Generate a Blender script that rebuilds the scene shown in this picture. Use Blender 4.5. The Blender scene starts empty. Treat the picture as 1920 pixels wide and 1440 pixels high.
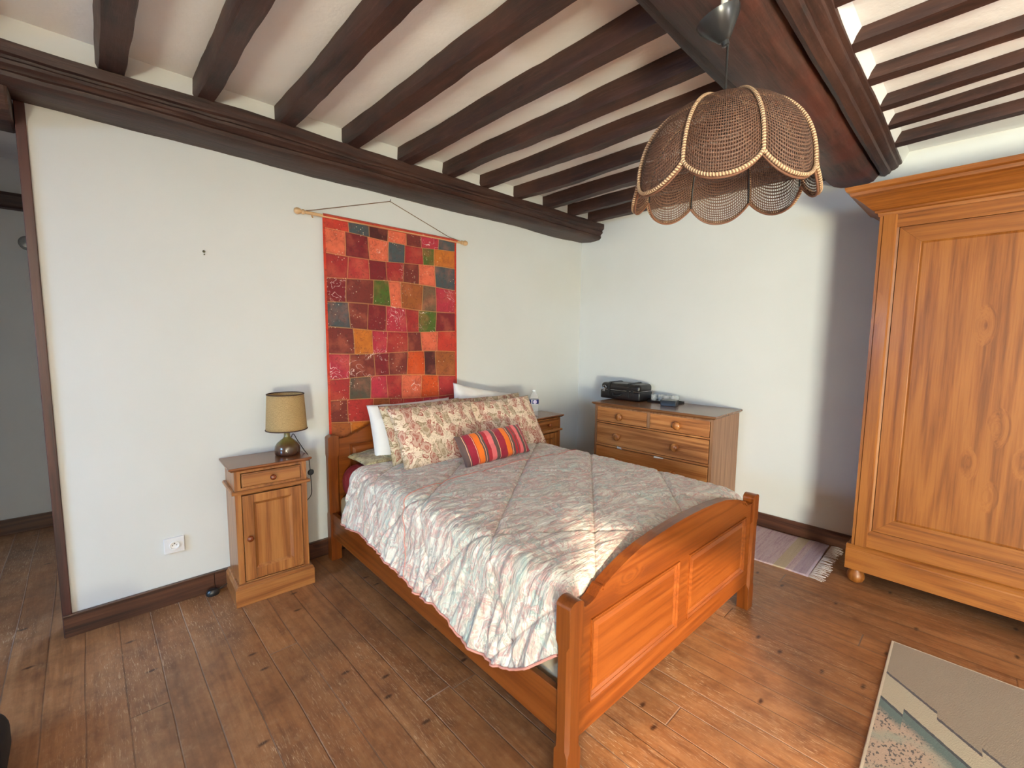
import bpy, math, random
import numpy as np
from mathutils import Vector, Matrix, noise
random.seed(7)
sc = bpy.context.scene
COL = sc.collection
PI = math.pi

# ------------------------------------------------------------ camera
CAM = (-3.79439, -2.94203, 1.45)
FW = Vector((0.68777526, 0.71905076, -0.0996554))
RT = Vector((0.72326756, -0.69050371, 0.00941562))
UP = Vector((0.06204211, 0.07855335, 0.99497746))
cd = bpy.data.cameras.new('camera')
cd.sensor_width = 36.0
cd.lens = 838.65 / 1920 * 36
cd.clip_start = 0.05
cam = bpy.data.objects.new('camera', cd)
COL.objects.link(cam)
M = Matrix(((RT.x, UP.x, -FW.x, CAM[0]), (RT.y, UP.y, -FW.y, CAM[1]), (RT.z, UP.z, -FW.z, CAM[2]), (0, 0, 0, 1)))
cam.matrix_world = M
sc.camera = cam

# ------------------------------------------------------------ view, world, lights
sc.view_settings.view_transform = 'Standard'
sc.view_settings.look = 'None'
sc.view_settings.exposure = 0.42
sc.view_settings.gamma = 1.0
sc.view_settings.use_curve_mapping = False
sc.cycles.max_bounces = 9
sc.cycles.diffuse_bounces = 6
sc.cycles.glossy_bounces = 4
sc.cycles.transparent_max_bounces = 16
sc.cycles.sample_clamp_indirect = 6.0
sc.cycles.caustics_reflective = False
sc.cycles.caustics_refractive = False

w = bpy.data.worlds.new('daylight')
sc.world = w
w.use_nodes = True
wn = w.node_tree.nodes['Background']
wn.inputs[0].default_value = (0.55, 0.72, 1.0, 1)
wn.inputs[1].default_value = 0.6


def area(name, loc, aim, sx, sy, energy, color, spread=PI):
    l = bpy.data.lights.new(name, 'AREA')
    l.shape = 'RECTANGLE'
    l.size = sx
    l.size_y = sy
    l.energy = energy
    l.color = color
    l.spread = spread
    o = bpy.data.objects.new(name, l)
    o.location = loc
    d = Vector(aim) - Vector(loc)
    o.rotation_euler = d.to_track_quat('-Z', 'Y').to_euler()
    COL.objects.link(o)
    return o


sl = bpy.data.lights.new('sun', 'SUN')
sl.energy = 8.5
sl.angle = math.radians(1.2)
sl.color = (1.0, 0.80, 0.58)
so = bpy.data.objects.new('sun', sl)
so.rotation_euler = Vector((0.70, 0.72, -0.275)).to_track_quat('-Z', 'Y').to_euler()
so.location = (-8, -8, 4)
COL.objects.link(so)
# sky seen through the tall glazed door behind the camera, and the light thrown up by the ground outside it
area('sky_through_door', (-7.1, -6.55, 2.5), (-3.5, -4.9, 0.6), 2.4, 1.8, 600, (0.58, 0.78, 1.0))
area('ground_bounce_through_door', (-7.0, -6.5, 0.2), (-3.5, -5.0, 2.9), 2.2, 1.3, 1250, (1.0, 0.97, 0.72))
# fill lamp added outside an invented rear window to brighten the ceiling
area('ceiling_uplight_fill', (-2.9, -11.0, 0.12), (-2.4, -3.0, 2.5), 3.2, 0.45, 1000, (1.0, 0.97, 0.93))
# blue sky light from the small window low on the left side wall
area('sky_through_side_window', (-6.75, -1.4, 1.9), (-3.9, -0.3, 0.2), 1.2, 1.0, 180, (0.34, 0.62, 1.0))
# the window of the next room, hidden behind the bed wall
area('sky_through_hall_window', (-2.7, 1.78, 1.6), (-4.3, 0.1, 0.0), 0.9, 1.3, 13, (0.50, 0.70, 1.0), math.radians(95))


# ------------------------------------------------------------ material helpers
class NT:
    def __init__(s, name):
        s.m = bpy.data.materials.new(name)
        s.m.use_nodes = True
        s.t = s.m.node_tree
        s.b = s.t.nodes['Principled BSDF']
        s.out = s.t.nodes['Material Output']

    def n(s, typ, ins=None, **kw):
        x = s.t.nodes.new(typ)
        for k, v in kw.items():
            setattr(x, k, v)
        for k, v in (ins or {}).items():
            if hasattr(v, 'is_linked'):
                s.t.links.new(v, x.inputs[k])
            else:
                x.inputs[k].default_value = v
        return x

    def math(s, op, a, b=0.0, c=None):
        ins = {0: a, 1: b}
        if c is not None:
            ins[2] = c
        return s.n('ShaderNodeMath', ins, operation=op).outputs[0]

    def mix(s, f, a, b, mode='MIX'):
        x = s.n('ShaderNodeMix', None, data_type='RGBA', blend_type=mode)
        for i, v in ((0, f), (6, a), (7, b)):
            if hasattr(v, 'is_linked'):
                s.t.links.new(v, x.inputs[i])
            else:
                x.inputs[i].default_value = v if i == 0 else (*v[:3], 1)
        return x.outputs[2]

    def ramp(s, f, stops, interp='LINEAR'):
        x = s.n('ShaderNodeValToRGB', {0: f})
        cr = x.color_ramp
        cr.interpolation = interp
        while len(cr.elements) > 1:
            cr.elements.remove(cr.elements[-1])
        cr.elements[0].position = stops[0][0]
        cr.elements[0].color = (*stops[0][1], 1)
        for p, c in stops[1:]:
            e = cr.elements.new(p)
            e.color = (*c, 1)
        return x.outputs[0]

    def step(s, f, a, b):
        return s.n('ShaderNodeMapRange', {0: f, 1: a, 2: b, 3: 0.0, 4: 1.0}).outputs[0]

    def obj(s):
        return s.n('ShaderNodeTexCoord').outputs['Object']

    def uv(s):
        return s.n('ShaderNodeTexCoord').outputs['UV']

    def map(s, v, scale=(1, 1, 1), loc=(0, 0, 0), rot=(0, 0, 0)):
        return s.n('ShaderNodeMapping', {0: v, 1: loc, 2: rot, 3: scale}).outputs[0]

    def noise(s, v, scale, detail=3, rough=.5, dist=0.0):
        return s.n('ShaderNodeTexNoise', {'Vector': v, 'Scale': scale, 'Detail': detail, 'Roughness': rough, 'Distortion': dist})

    def col(s, c):
        if hasattr(c, 'is_linked'):
            s.t.links.new(c, s.b.inputs['Base Color'])
        else:
            s.b.inputs['Base Color'].default_value = (*c, 1)

    def set(s, **k):
        for a, v in k.items():
            i = s.b.inputs[a.replace('_', ' ')]
            if hasattr(v, 'is_linked'):
                s.t.links.new(v, i)
            else:
                i.default_value = v
        return s

    def bump(s, h, strength=.3, dist=.002):
        x = s.n('ShaderNodeBump', {'Strength': strength, 'Distance': dist, 'Height': h})
        s.t.links.new(x.outputs[0], s.b.inputs['Normal'])


def srgb(r, g, b):
    f = lambda c: (c / 255 / 12.92) if c / 255 <= .04045 else ((c / 255 + .055) / 1.055) ** 2.4
    return (f(r), f(g), f(b))


def plain(name, c, rough=.6, metal=0.0, bump=0.0, var=0.0):
    t = NT(name)
    if var:
        nz = t.noise(t.obj(), 30, 4)
        c2 = tuple(x * (1 - var) for x in c)
        t.col(t.mix(nz.outputs[0], c, c2))
    else:
        t.col(c)
    t.set(Roughness=rough, Metallic=metal)
    if bump:
        t.bump(t.noise(t.obj(), 120, 4).outputs[0], bump, .001)
    return t.m


def wood(name, dark, mid, light, axis='Z', rough=.38, knots=1.0, sc_=1.0, grain=1.0, coat=.15, knotcol=None):
    t = NT(name)
    co = t.obj()
    rnd = t.n('ShaderNodeObjectInfo').outputs['Random']
    off = t.n('ShaderNodeCombineXYZ', {0: t.math('MULTIPLY', rnd, 7.3), 1: t.math('MULTIPLY', rnd, 3.1), 2: t.math('MULTIPLY', rnd, 5.7)}).outputs[0]
    co = t.n('ShaderNodeVectorMath', {0: co, 1: off}, operation='ADD').outputs[0]
    ai = 'XYZ'.index(axis)
    sv = [1, 1, 1]
    sv[ai] = .035
    st = t.map(co, tuple(x * sc_ for x in sv))
    kv = [1, 1, 1]
    kv[ai] = .42
    kc = t.map(co, tuple(x * sc_ for x in kv))
    vor = t.n('ShaderNodeTexVoronoi', {'Vector': kc, 'Scale': 6.5, 'Randomness': 1.0})
    dist = vor.outputs['Distance']
    # rings swirl around the knots
    pick = t.n('ShaderNodeSeparateColor', {0: vor.outputs['Color']}).outputs[0]
    on = t.math('GREATER_THAN', pick, 1 - .42 * (knots or .5))
    pull = t.math('MULTIPLY', t.math('SUBTRACT', .30, t.n('ShaderNodeClamp', {0: dist, 1: 0.0, 2: .30}).outputs[0]), t.math('MULTIPLY', on, .16))
    warp = t.n('ShaderNodeVectorMath', {0: st, 1: t.n('ShaderNodeCombineXYZ', {0: pull, 1: pull, 2: pull}).outputs[0]}, operation='ADD').outputs[0]
    n1 = t.math('MULTIPLY_ADD', t.noise(warp, 34, 4, .6, .15).outputs[0], .45, t.math('MULTIPLY', t.noise(warp, 120, 4, .6, .1).outputs[0], .55))
    n2 = t.noise(warp, 5, 1, .5, .35).outputs[0]
    bands = t.math('SINE', t.math('MULTIPLY', n2, 60.0))
    bands = t.math('MULTIPLY_ADD', bands, .5, .5)
    f = t.math('ADD', t.math('MULTIPLY', n1, .84 * grain), t.math('MULTIPLY', bands, .16 * grain))
    c = t.ramp(f, [(.34, dark), (.46, mid), (.60, light)])
    big = t.noise(t.map(co, (1, 1, 1)), 2.2, 2).outputs[0]
    c = t.mix(t.math('MULTIPLY', t.step(big, .35, .7), .35), c, tuple(x * .72 for x in mid))
    if knots:
        k = t.math('MULTIPLY', t.math('SUBTRACT', 1.0, t.step(dist, .035, .075)), on)
        c = t.mix(t.math('MULTIPLY', k, .88), c, knotcol or tuple(x * .33 for x in dark))
    t.col(c)
    t.set(Roughness=rough, Coat_Weight=coat, Coat_Roughness=.2)
    t.bump(f, .12, .0015)
    return t.m


# ------------------------------------------------------------ mesh helpers
class MB:
    def __init__(s):
        s.v = []
        s.f = []
        s.mi = []
        s.uv = []       # per-face list of uvs or None
        s.cur = 0
        s.T = None

    def _add(s, vs, fs, uvs=None):
        b = len(s.v)
        for p in vs:
            s.v.append(tuple(s.T @ Vector(p)) if s.T is not None else tuple(p))
        for i, f in enumerate(fs):
            s.f.append(tuple(b + k for k in f))
            s.mi.append(s.cur)
            s.uv.append(uvs[i] if uvs else None)
        return s

    def box(s, x0, y0, z0, x1, y1, z1):
        if x1 < x0: x0, x1 = x1, x0
        if y1 < y0: y0, y1 = y1, y0
        if z1 < z0: z0, z1 = z1, z0
        vs = [(x0, y0, z0), (x1, y0, z0), (x1, y1, z0), (x0, y1, z0), (x0, y0, z1), (x1, y0, z1), (x1, y1, z1), (x0, y1, z1)]
        return s._add(vs, [(0, 3, 2, 1), (4, 5, 6, 7), (0, 1, 5, 4), (1, 2, 6, 5), (2, 3, 7, 6), (3, 0, 4, 7)])

    def prism(s, poly, axis, a0, a1):
        """poly in the two other axes, in order (x,y)/(x,z)/(y,z)"""
        def P(u, v, a):
            return {'X': (a, u, v), 'Y': (u, a, v), 'Z': (u, v, a)}[axis]
        n = len(poly)
        vs = [P(u, v, a0) for u, v in poly] + [P(u, v, a1) for u, v in poly]
        area_ = sum(poly[i][0] * poly[(i + 1) % n][1] - poly[(i + 1) % n][0] * poly[i][1] for i in range(n))
        flip = (area_ < 0) != (axis == 'Y')
        fs = [tuple(range(n - 1, -1, -1)), tuple(range(n, 2 * n))]
        fs += [(i, (i + 1) % n, n + (i + 1) % n, n + i) for i in range(n)]
        if flip != (a1 < a0):
            fs = [tuple(reversed(f)) for f in fs]
        return s._add(vs, fs)

    def lathe(s, prof, c=(0, 0, 0), n=32, axis='Z', cap=True):
        """prof: list of (r, h) from bottom to top"""
        vs = []
        for r, h in prof:
            for i in range(n):
                a = 2 * PI * i / n
                x, y = r * math.cos(a), r * math.sin(a)
                p = {'Z': (x, y, h), 'Y': (x, h, -y), 'X': (h, x, y)}[axis]
                vs.append((p[0] + c[0], p[1] + c[1], p[2] + c[2]))
        fs = []
        for j in range(len(prof) - 1):
            for i in range(n):
                k = (i + 1) % n
                fs.append((j * n + i, j * n + k, (j + 1) * n + k, (j + 1) * n + i))
        if cap:
            if prof[0][0] > 1e-6: fs.append(tuple(range(n - 1, -1, -1)))
            if prof[-1][0] > 1e-6: fs.append(tuple((len(prof) - 1) * n + i for i in range(n)))
        return s._add(vs, fs)

    def tube(s, path, r, n=10, closed=False, uvlen=True, rfun=None):
        path = [Vector(p) for p in path]
        m = len(path)
        vs = []
        ln = [0]
        for i in range(1, m): ln.append(ln[-1] + (path[i] - path[i - 1]).length)
        ref = Vector((0, 0, 1))
        for i, p in enumerate(path):
            a = path[(i - 1) % m] if (closed or i > 0) else p
            b = path[(i + 1) % m] if (closed or i < m - 1) else p
            t = (b - a)
            t = t.normalized() if t.length > 1e-9 else Vector((1, 0, 0))
            if abs(t.dot(ref)) > .97: ref = Vector((1, 0, 0)) if abs(t.x) < .9 else Vector((0, 1, 0))
            u = t.cross(ref).normalized()
            ref2 = u.cross(t)
            ref = ref2
            rr = rfun(i, ln[i]) if rfun else r
            for k in range(n):
                an = 2 * PI * k / n
                vs.append(p + (u * math.cos(an) + ref2 * math.sin(an)) * rr)
        fs, uvs = [], []
        for i in range(m if closed else m - 1):
            j = (i + 1) % m
            for k in range(n):
                q = (k + 1) % n
                fs.append((i * n + k, i * n + q, j * n + q, j * n + k))
                l1 = ln[j] if j else ln[-1]
                uvs.append([(ln[i], k / n), (ln[i], (k + 1) / n), (l1, (k + 1) / n), (l1, k / n)])
        if not closed:
            fs.append(tuple(range(n - 1, -1, -1)))
            uvs.append(None)
            fs.append(tuple((m - 1) * n + k for k in range(n)))
            uvs.append(None)
        return s._add(vs, fs, uvs)

    def grid(s, fn, nu, nv, flip=False, uvscale=(1, 1), closed_u=False):
        vs, fs, uvs = [], [], []
        for j in range(nv + 1):
            for i in range(nu + 1):
                vs.append(fn(i / nu, j / nv))
        for j in range(nv):
            for i in range(nu):
                a = j * (nu + 1) + i
                q = (a, a + 1, a + nu + 2, a + nu + 1)
                u = [(i / nu * uvscale[0], j / nv * uvscale[1]), ((i + 1) / nu * uvscale[0], j / nv * uvscale[1]),
                     ((i + 1) / nu * uvscale[0], (j + 1) / nv * uvscale[1]), (i / nu * uvscale[0], (j + 1) / nv * uvscale[1])]
                fs.append(tuple(reversed(q)) if flip else q)
                uvs.append(list(reversed(u)) if flip else u)
        return s._add(vs, fs, uvs)

    def build(s, name, mat, parent=None, bevel=0.0, smooth=False, angle=40, solid=0.0, loc=None):
        me = bpy.data.meshes.new(name)
        me.from_pydata(s.v, [], s.f)
        mats = mat if isinstance(mat, (list, tuple)) else [mat]
        for m in mats: me.materials.append(m)
        if any(s.mi): me.polygons.foreach_set('material_index', s.mi)
        if any(u is not None for u in s.uv):
            ul = me.uv_layers.new(name='UVMap')
            k = 0
            for f, u in zip(s.f, s.uv):
                for q in range(len(f)):
                    if u is not None: ul.data[k].uv = u[q]
                    k += 1
        if smooth:
            me.polygons.foreach_set('use_smooth', [True] * len(me.polygons))
            if angle < 180:
                try: me.set_sharp_from_angle(angle=math.radians(angle))
                except Exception: pass
        o = bpy.data.objects.new(name, me)
        COL.objects.link(o)
        if parent is not None: o.parent = parent
        if loc is not None: o.location = loc
        if bevel:
            b = o.modifiers.new('bevel', 'BEVEL')
            b.width = bevel
            b.segments = 2
            b.limit_method = 'ANGLE'
            b.angle_limit = math.radians(50)
        if solid:
            q = o.modifiers.new('solid', 'SOLIDIFY')
            q.thickness = solid
            q.offset = -1
        return o


def tag(o, label=None, cat=None, group=None, kind=None):
    if label: o['label'] = label
    if cat: o['category'] = cat
    if group: o['group'] = group
    if kind: o['kind'] = kind
    return o


def thing(name, label, cat, loc=(0, 0, 0), rz=0.0, group=None):
    o = bpy.data.objects.new(name, None)
    o.empty_display_size = .1
    COL.objects.link(o)
    o.location = loc
    o.rotation_euler = (0, 0, rz)
    return tag(o, label, cat, group)


def struct(name, mb, mat, label=None, **k):
    o = mb.build(name, mat, **k)
    o['kind'] = 'structure'
    if label: o['label'] = label
    return o


# ------------------------------------------------------------ materials
def plaster(name, c, c2, bump=.25):
    t = NT(name)
    co = t.obj()
    n = t.noise(co, 1.6, 4, .55).outputs[0]
    t.col(t.mix(t.step(n, .35, .7), c, c2))
    t.set(Roughness=.85)
    h = t.math('ADD', t.noise(co, 5, 3).outputs[0], t.math('MULTIPLY', t.noise(co, 90, 3).outputs[0], .08))
    t.bump(h, bump, .02)
    return t.m


m_wall = plaster('white_plaster', (.67, .68, .675), (.64, .65, .64), .12)
m_ceil = plaster('ceiling_plaster', (.90, .90, .905), (.84, .835, .84), .45)


def beam_mat(name, axis, red=1.0, lt=1.0):
    t = NT(name)
    co = t.obj()
    rnd = t.n('ShaderNodeObjectInfo').outputs['Random']
    off = t.n('ShaderNodeCombineXYZ', {0: t.math('MULTIPLY', rnd, 9.3), 1: t.math('MULTIPLY', rnd, 4.1), 2: 0.0}).outputs[0]
    co = t.n('ShaderNodeVectorMath', {0: co, 1: off}, operation='ADD').outputs[0]
    sv = [1, 1, 1]
    sv['XYZ'.index(axis)] = .08
    st = t.map(co, tuple(sv))
    f = t.noise(st, 38, 5, .65, .3).outputs[0]
    big = t.noise(co, 3.5, 3).outputs[0]
    c = t.ramp(f, [(.25, (.009, .005, .004)), (.52, (.036 * lt, .013 * lt, .009 * lt)), (.8, (.074 * lt, .030 * lt, .020 * lt))])
    c = t.mix(t.step(big, .45, .75), c, (.055 * red, .020, .011))
    vor = t.n('ShaderNodeTexVoronoi', {'Vector': t.map(co, tuple(.6 if i == 'XYZ'.index(axis) else 1.4 for i in range(3))), 'Scale': 3.0})
    k = t.math('SUBTRACT', 1.0, t.step(vor.outputs['Distance'], .03, .07))
    c = t.mix(k, c, (.01, .005, .004))
    c = t.mix(t.math('MULTIPLY', t.step(t.noise(st, 90, 4, .7).outputs[0], .55, .75), .5), c, (.12, .06, .045))
    t.col(c)
    t.set(Roughness=.55, Coat_Weight=.03, Coat_Roughness=.35)
    h = t.math('ADD', f, t.math('MULTIPLY', t.noise(co, 14, 3).outputs[0], .8))
    t.bump(h, .5, .006)
    return t.m


m_beamX = beam_mat('dark_oak_along_x', 'X')
m_beamY = beam_mat('dark_oak_along_y', 'Y', 1.1)
m_beamW = beam_mat('reddish_oak_wide_beam', 'X', 2.0, 1.5)
m_base = wood('stained_skirting', (.022, .008, .005), (.065, .022, .012), (.11, .042, .022), 'X', .4, .6)
m_baseY = wood('stained_skirting_y', (.022, .008, .005), (.065, .022, .012), (.11, .042, .022), 'Y', .4, .6)
m_post = wood('red_brown_trim', (.02, .006, .005), (.055, .014, .010), (.08, .022, .016), 'Z', .5, 0)

# floorboards
t = NT('old_pine_floorboards')
co = t.obj()
sep = t.n('ShaderNodeSeparateXYZ', {0: co})
X, Y = sep.outputs[0], sep.outputs[1]
wob = t.math('MULTIPLY', t.math('SUBTRACT', t.noise(t.map(co, (.6, .5, 0)), 1.5, 2).outputs[0], .5), .035)
xs = t.math('DIVIDE', t.math('ADD', t.math('ADD', X, wob), 3.874 + .122 * 40), .122)
bi = t.math('FLOOR', xs)
fr = t.math('FRACT', xs)
w1 = t.n('ShaderNodeTexWhiteNoise', {'W': bi}, noise_dimensions='1D')
rv = w1.outputs['Value']
yj = t.math('DIVIDE', t.math('ADD', Y, t.math('MULTIPLY', rv, 31.0)), 5.3)
bj = t.math('FLOOR', yj)
fj = t.math('FRACT', yj)
w2 = t.n('ShaderNodeTexWhiteNoise', {'Vector': t.n('ShaderNodeCombineXYZ', {0: bi, 1: bj, 2: 0.0}).outputs[0]}, noise_dimensions='3D')
bv = w2.outputs['Value']
gco = t.n('ShaderNodeCombineXYZ', {0: X, 1: t.math('MULTIPLY', Y, .07), 2: t.math('MULTIPLY', bv, 17.0)}).outputs[0]
g1 = t.noise(gco, 60, 5, .6, .3).outputs[0]
g2 = t.noise(gco, 13, 3, .5, .8).outputs[0]
f = t.math('ADD', t.math('MULTIPLY', g1, .5), t.math('MULTIPLY', g2, .5))
c = t.ramp(f, [(.30, srgb(112, 70, 42)), (.5, srgb(158, 106, 66)), (.70, srgb(184, 134, 90))])
c = t.mix(t.math('MULTIPLY', bv, .45), c, srgb(124, 78, 48))
big = t.noise(co, 1.3, 4, .6).outputs[0]
c = t.mix(t.math('MULTIPLY', t.step(big, .45, .68), .5), c, srgb(104, 78, 58))
big2 = t.noise(t.map(co, (1, 1, 1), (5, 2, 0)), 7, 4, .65).outputs[0]
c = t.mix(t.math('MULTIPLY', t.step(big2, .48, .72), .5), c, srgb(82, 46, 28))
big3 = t.noise(t.map(co, (1, .5, 1), (9, 4, 0)), 26, 4, .7).outputs[0]
c = t.mix(t.math('MULTIPLY', t.step(big3, .5, .72), .35), c, srgb(76, 44, 28))
c = t.mix(t.math('MULTIPLY', t.math('SUBTRACT', 1.0, t.step(big3, .30, .45)), .25), c, srgb(186, 150, 116))
# knots
vor = t.n('ShaderNodeTexVoronoi', {'Vector': t.map(co, (.62, 1.35, 0)), 'Scale': 4.4}, voronoi_dimensions='2D')
vd = t.math('ADD', vor.outputs['Distance'], t.math('MULTIPLY', t.math('SUBTRACT', t.noise(co, 50, 2).outputs[0], .5), .05))
pick = t.n('ShaderNodeSeparateColor', {0: vor.outputs['Color']}).outputs[0]
k = t.math('MULTIPLY', t.math('SUBTRACT', 1.0, t.step(vd, .02, .07)), t.math('GREATER_THAN', pick, .58))
c = t.mix(t.math('MULTIPLY', k, .9), c, srgb(48, 18, 10))
# pale scratches worn into the varnish
wear = t.step(t.noise(t.map(co, (1.3, .55, 0), (3.3, 1, 0)), 2.0, 4, .6).outputs[0], .46, .64)
sc1 = t.noise(t.n('ShaderNodeCombineXYZ', {0: X, 1: t.math('MULTIPLY', Y, .11), 2: 0.0}).outputs[0], 210, 3, .65, .9).outputs[0]
scr = t.math('MULTIPLY', t.step(sc1, .57, .66), wear)
c = t.mix(t.math('MULTIPLY', scr, .75), c, srgb(206, 178, 146))
# joints: dark seams, some filled with pale dust
ed = t.math('MINIMUM', fr, t.math('SUBTRACT', 1.0, fr))
gap = t.math('SUBTRACT', 1.0, t.step(ed, .008, .026))
gj = t.math('SUBTRACT', 1.0, t.step(t.math('MINIMUM', fj, t.math('SUBTRACT', 1.0, fj)), .0003, .0007))
gapall = t.math('MAXIMUM', gap, gj)
gapk = t.math('MULTIPLY', gapall, t.math('MULTIPLY_ADD', rv, .6, .3))
dust = t.math('MULTIPLY', t.step(rv, .35, .42), t.math('MULTIPLY_ADD', wear, .7, .35))
gapc = t.mix(dust, srgb(36, 18, 12), srgb(170, 150, 138))
c = t.mix(gapk, c, gapc)
t.col(c)
rg = t.math('MULTIPLY_ADD', t.noise(co, 9, 4).outputs[0], .3, .28)
t.set(Roughness=rg, Coat_Weight=.06, Coat_Roughness=.25)
h = t.math('SUBTRACT', t.math('MULTIPLY', f, .3), gapall)
t.bump(h, .5, .003)
m_floor = t.m

D, Mi, L = srgb(94, 43, 12), srgb(114, 56, 16), srgb(128, 68, 24)
m_bedX = wood('honey_pine_x', D, Mi, L, 'X', .3, .7, knotcol=srgb(92, 40, 16))
m_bedY = wood('honey_pine_y', D, Mi, L, 'Y', .3, .7, knotcol=srgb(92, 40, 16))
m_bedZ = wood('honey_pine_z', D, Mi, L, 'Z', .3, .7, knotcol=srgb(92, 40, 16))
D, Mi, L = srgb(112, 66, 34), srgb(148, 92, 50), srgb(172, 116, 66)
m_nsX = wood('brown_pine_x', D, Mi, L, 'X', .3, .7, knotcol=srgb(70, 30, 14))
m_nsZ = wood('brown_pine_z', D, Mi, L, 'Z', .3, .7, knotcol=srgb(70, 30, 14))
m_nsD = wood('brown_pine_top', srgb(84, 44, 24), srgb(116, 66, 38), srgb(140, 86, 50), 'X', .2, .4)
m_knob = wood('turned_knob_wood', srgb(90, 38, 16), srgb(126, 60, 28), srgb(150, 80, 40), 'Z', .25, 0)
D, Mi, L = srgb(128, 76, 38), srgb(168, 106, 58), srgb(194, 134, 80)
m_drY = wood('old_pine_y', D, Mi, L, 'Y', .4, .8, knotcol=srgb(84, 42, 18))
m_drZ = wood('old_pine_z', srgb(112, 74, 50), srgb(140, 98, 68), srgb(158, 116, 84), 'Z', .5, .4)
m_drT = wood('old_pine_top', srgb(84, 52, 32), srgb(116, 76, 48), srgb(140, 98, 66), 'Y', .25, .6)
D, Mi, L = srgb(108, 58, 18), srgb(135, 78, 28), srgb(152, 94, 40)
m_waY = wood('wardrobe_pine_y', D, Mi, L, 'Y', .42, .9, knotcol=srgb(96, 44, 18))
m_waZ = wood('wardrobe_pine_z', D, Mi, L, 'Z', .42, .9, knotcol=srgb(96, 44, 18))
m_groove = plain('dark_joint', srgb(60, 28, 12), .8)

# ------------------------------------------------------------ the room
ZC2 = 2.634
ZB, ZC = 2.576, 2.675         # underside of joists, plaster between them
XL, YR, YH = -6.2, -7.6, 1.85
b = MB().box(XL - .2, YR - .2, -.12, 0.2, YH + .2, 0)
struct('floor', b, m_floor)
b = MB().box(XL - .2, YR - .2, ZC, 0.2, YH + .2, ZC + .12)
struct('ceiling', b, m_ceil)
b = MB().box(-3.93, 0, 0, 0.0, .12, ZC)
struct('wall_north', b, m_wall)
b = MB().box(0, YR - .12, 0, .12, YH + .12, ZC)
struct('wall_east', b, m_wall)
# side wall with a tall glazed door opening
DY0, DY1, DZ = -7.25, -5.75, 2.3
RX0, RX1, RZ0, RZ1 = -3.7, -2.1, 1.0, 2.15  # unseen rear opening, added to let the ceiling fill lamp in
b = MB().box(XL, YR - .12, 0, RX0, YR, ZC)
b.box(RX1, YR - .12, 0, 0, YR, ZC)
b.box(RX0, YR - .12, 0, RX1, YR, RZ0)
b.box(RX0, YR - .12, RZ1, RX1, YR, ZC)
struct('wall_south', b, m_wall)
b = MB()
b.box(XL - .12, YR - .12, 0, XL, DY0, ZC)
b.box(XL - .12, DY0, DZ, XL, DY1, ZC)
SY0, SY1, SZ0, SZ1 = -1.65, -.65, .8, 1.9
b.box(XL - .12, DY1, 0, XL, SY0, ZC)
b.box(XL - .12, SY0, 0, XL, SY1, SZ0)
b.box(XL - .12, SY0, SZ1, XL, SY1, ZC)
b.box(XL - .12, SY1, 0, XL, YH + .12, ZC)
struct('wall_west', b, m_wall)
b = MB().box(XL, YH, 0, 0, YH + .12, ZC)
struct('wall_hall', b, m_wall)
struct('wall_light_blocker', MB().box(XL, 0, 0, -4.5, .12, ZC), m_wall)  # unseen wall added to keep door light out of the passage
# skirting boards
b = MB().box(-3.945, -.018, 0, -3.335, 0, .108)
b.box(-3.333, -.018, 0, -.014, 0, .106)
b.box(-3.945, -.022, .104, -.014, 0, .112)
struct('baseboard_north', b, m_base, bevel=.002)
b = MB().box(-.016, YR, 0, 0, -.001, .108)
struct('baseboard_east', b, m_baseY, bevel=.003)
b = MB().box(XL, YH - .018, 0, 0, YH, .115)
struct('baseboard_hall', b, m_base, bevel=.003)
# upright at the free end of the bed wall
b = MB().box(-3.948, -.012, 0, -3.914, .125, 2.445)
struct('trim_1', b, m_post, bevel=.003)
# lintel in the hall wall
b = MB()
b.prism([(YH - .10, 2.335), (YH - .10, 2.40), (YH - .085, 2.425), (YH, 2.425), (YH, 2.32), (YH - .08, 2.32)], 'X', XL, -3.0)
struct('trim_2', b, m_beamX, bevel=.004)


def rough_beam(name, prof, axis, a0, a1, mat, seg=60, amp=.006, seed=0, fade=None, label=None, cat=None, group=None, kind=None, skew=0.0):
    """extruded closed profile with hand-hewn irregularity"""
    n = len(prof)
    mb = MB()
    vs, fs = [], []
    for j in range(seg + 1):
        a = a0 + (a1 - a0) * j / seg
        for i, (u, v) in enumerate(prof):
            q = Vector((a * 1.7 + seed * 9.1, u * 9, v * 9 + seed * 3.3))
            du = noise.noise(q) * amp
            dv = noise.noise(q + Vector((31, 7, 5))) * amp
            q2 = Vector((a * 9 + seed * 5, u * 30, v * 30))
            du += noise.noise(q2) * amp * .25
            dv += noise.noise(q2 + Vector((3, 7, 5))) * amp * .25
            p = (a, u + du, v + dv) if axis == 'X' else (u + du + skew * (a1 - a), a, v + dv)
            vs.append(p)
    for j in range(seg):
        for i in range(n):
            k = (i + 1) % n
            f = (j * n + i, j * n + k, (j + 1) * n + k, (j + 1) * n + i)
            fs.append(f if axis == 'Y' else tuple(reversed(f)))
    fs.append(tuple(range(n)) if axis == 'X' else tuple(range(n - 1, -1, -1)))
    fs.append(tuple(seg * n + (n - 1 - i) for i in range(n)) if axis == 'X' else tuple(seg * n + i for i in range(n)))
    mb._add(vs, fs)
    o = mb.build(name, mat, smooth=True, angle=35)
    return tag(o, label, cat, group, kind)


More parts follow.
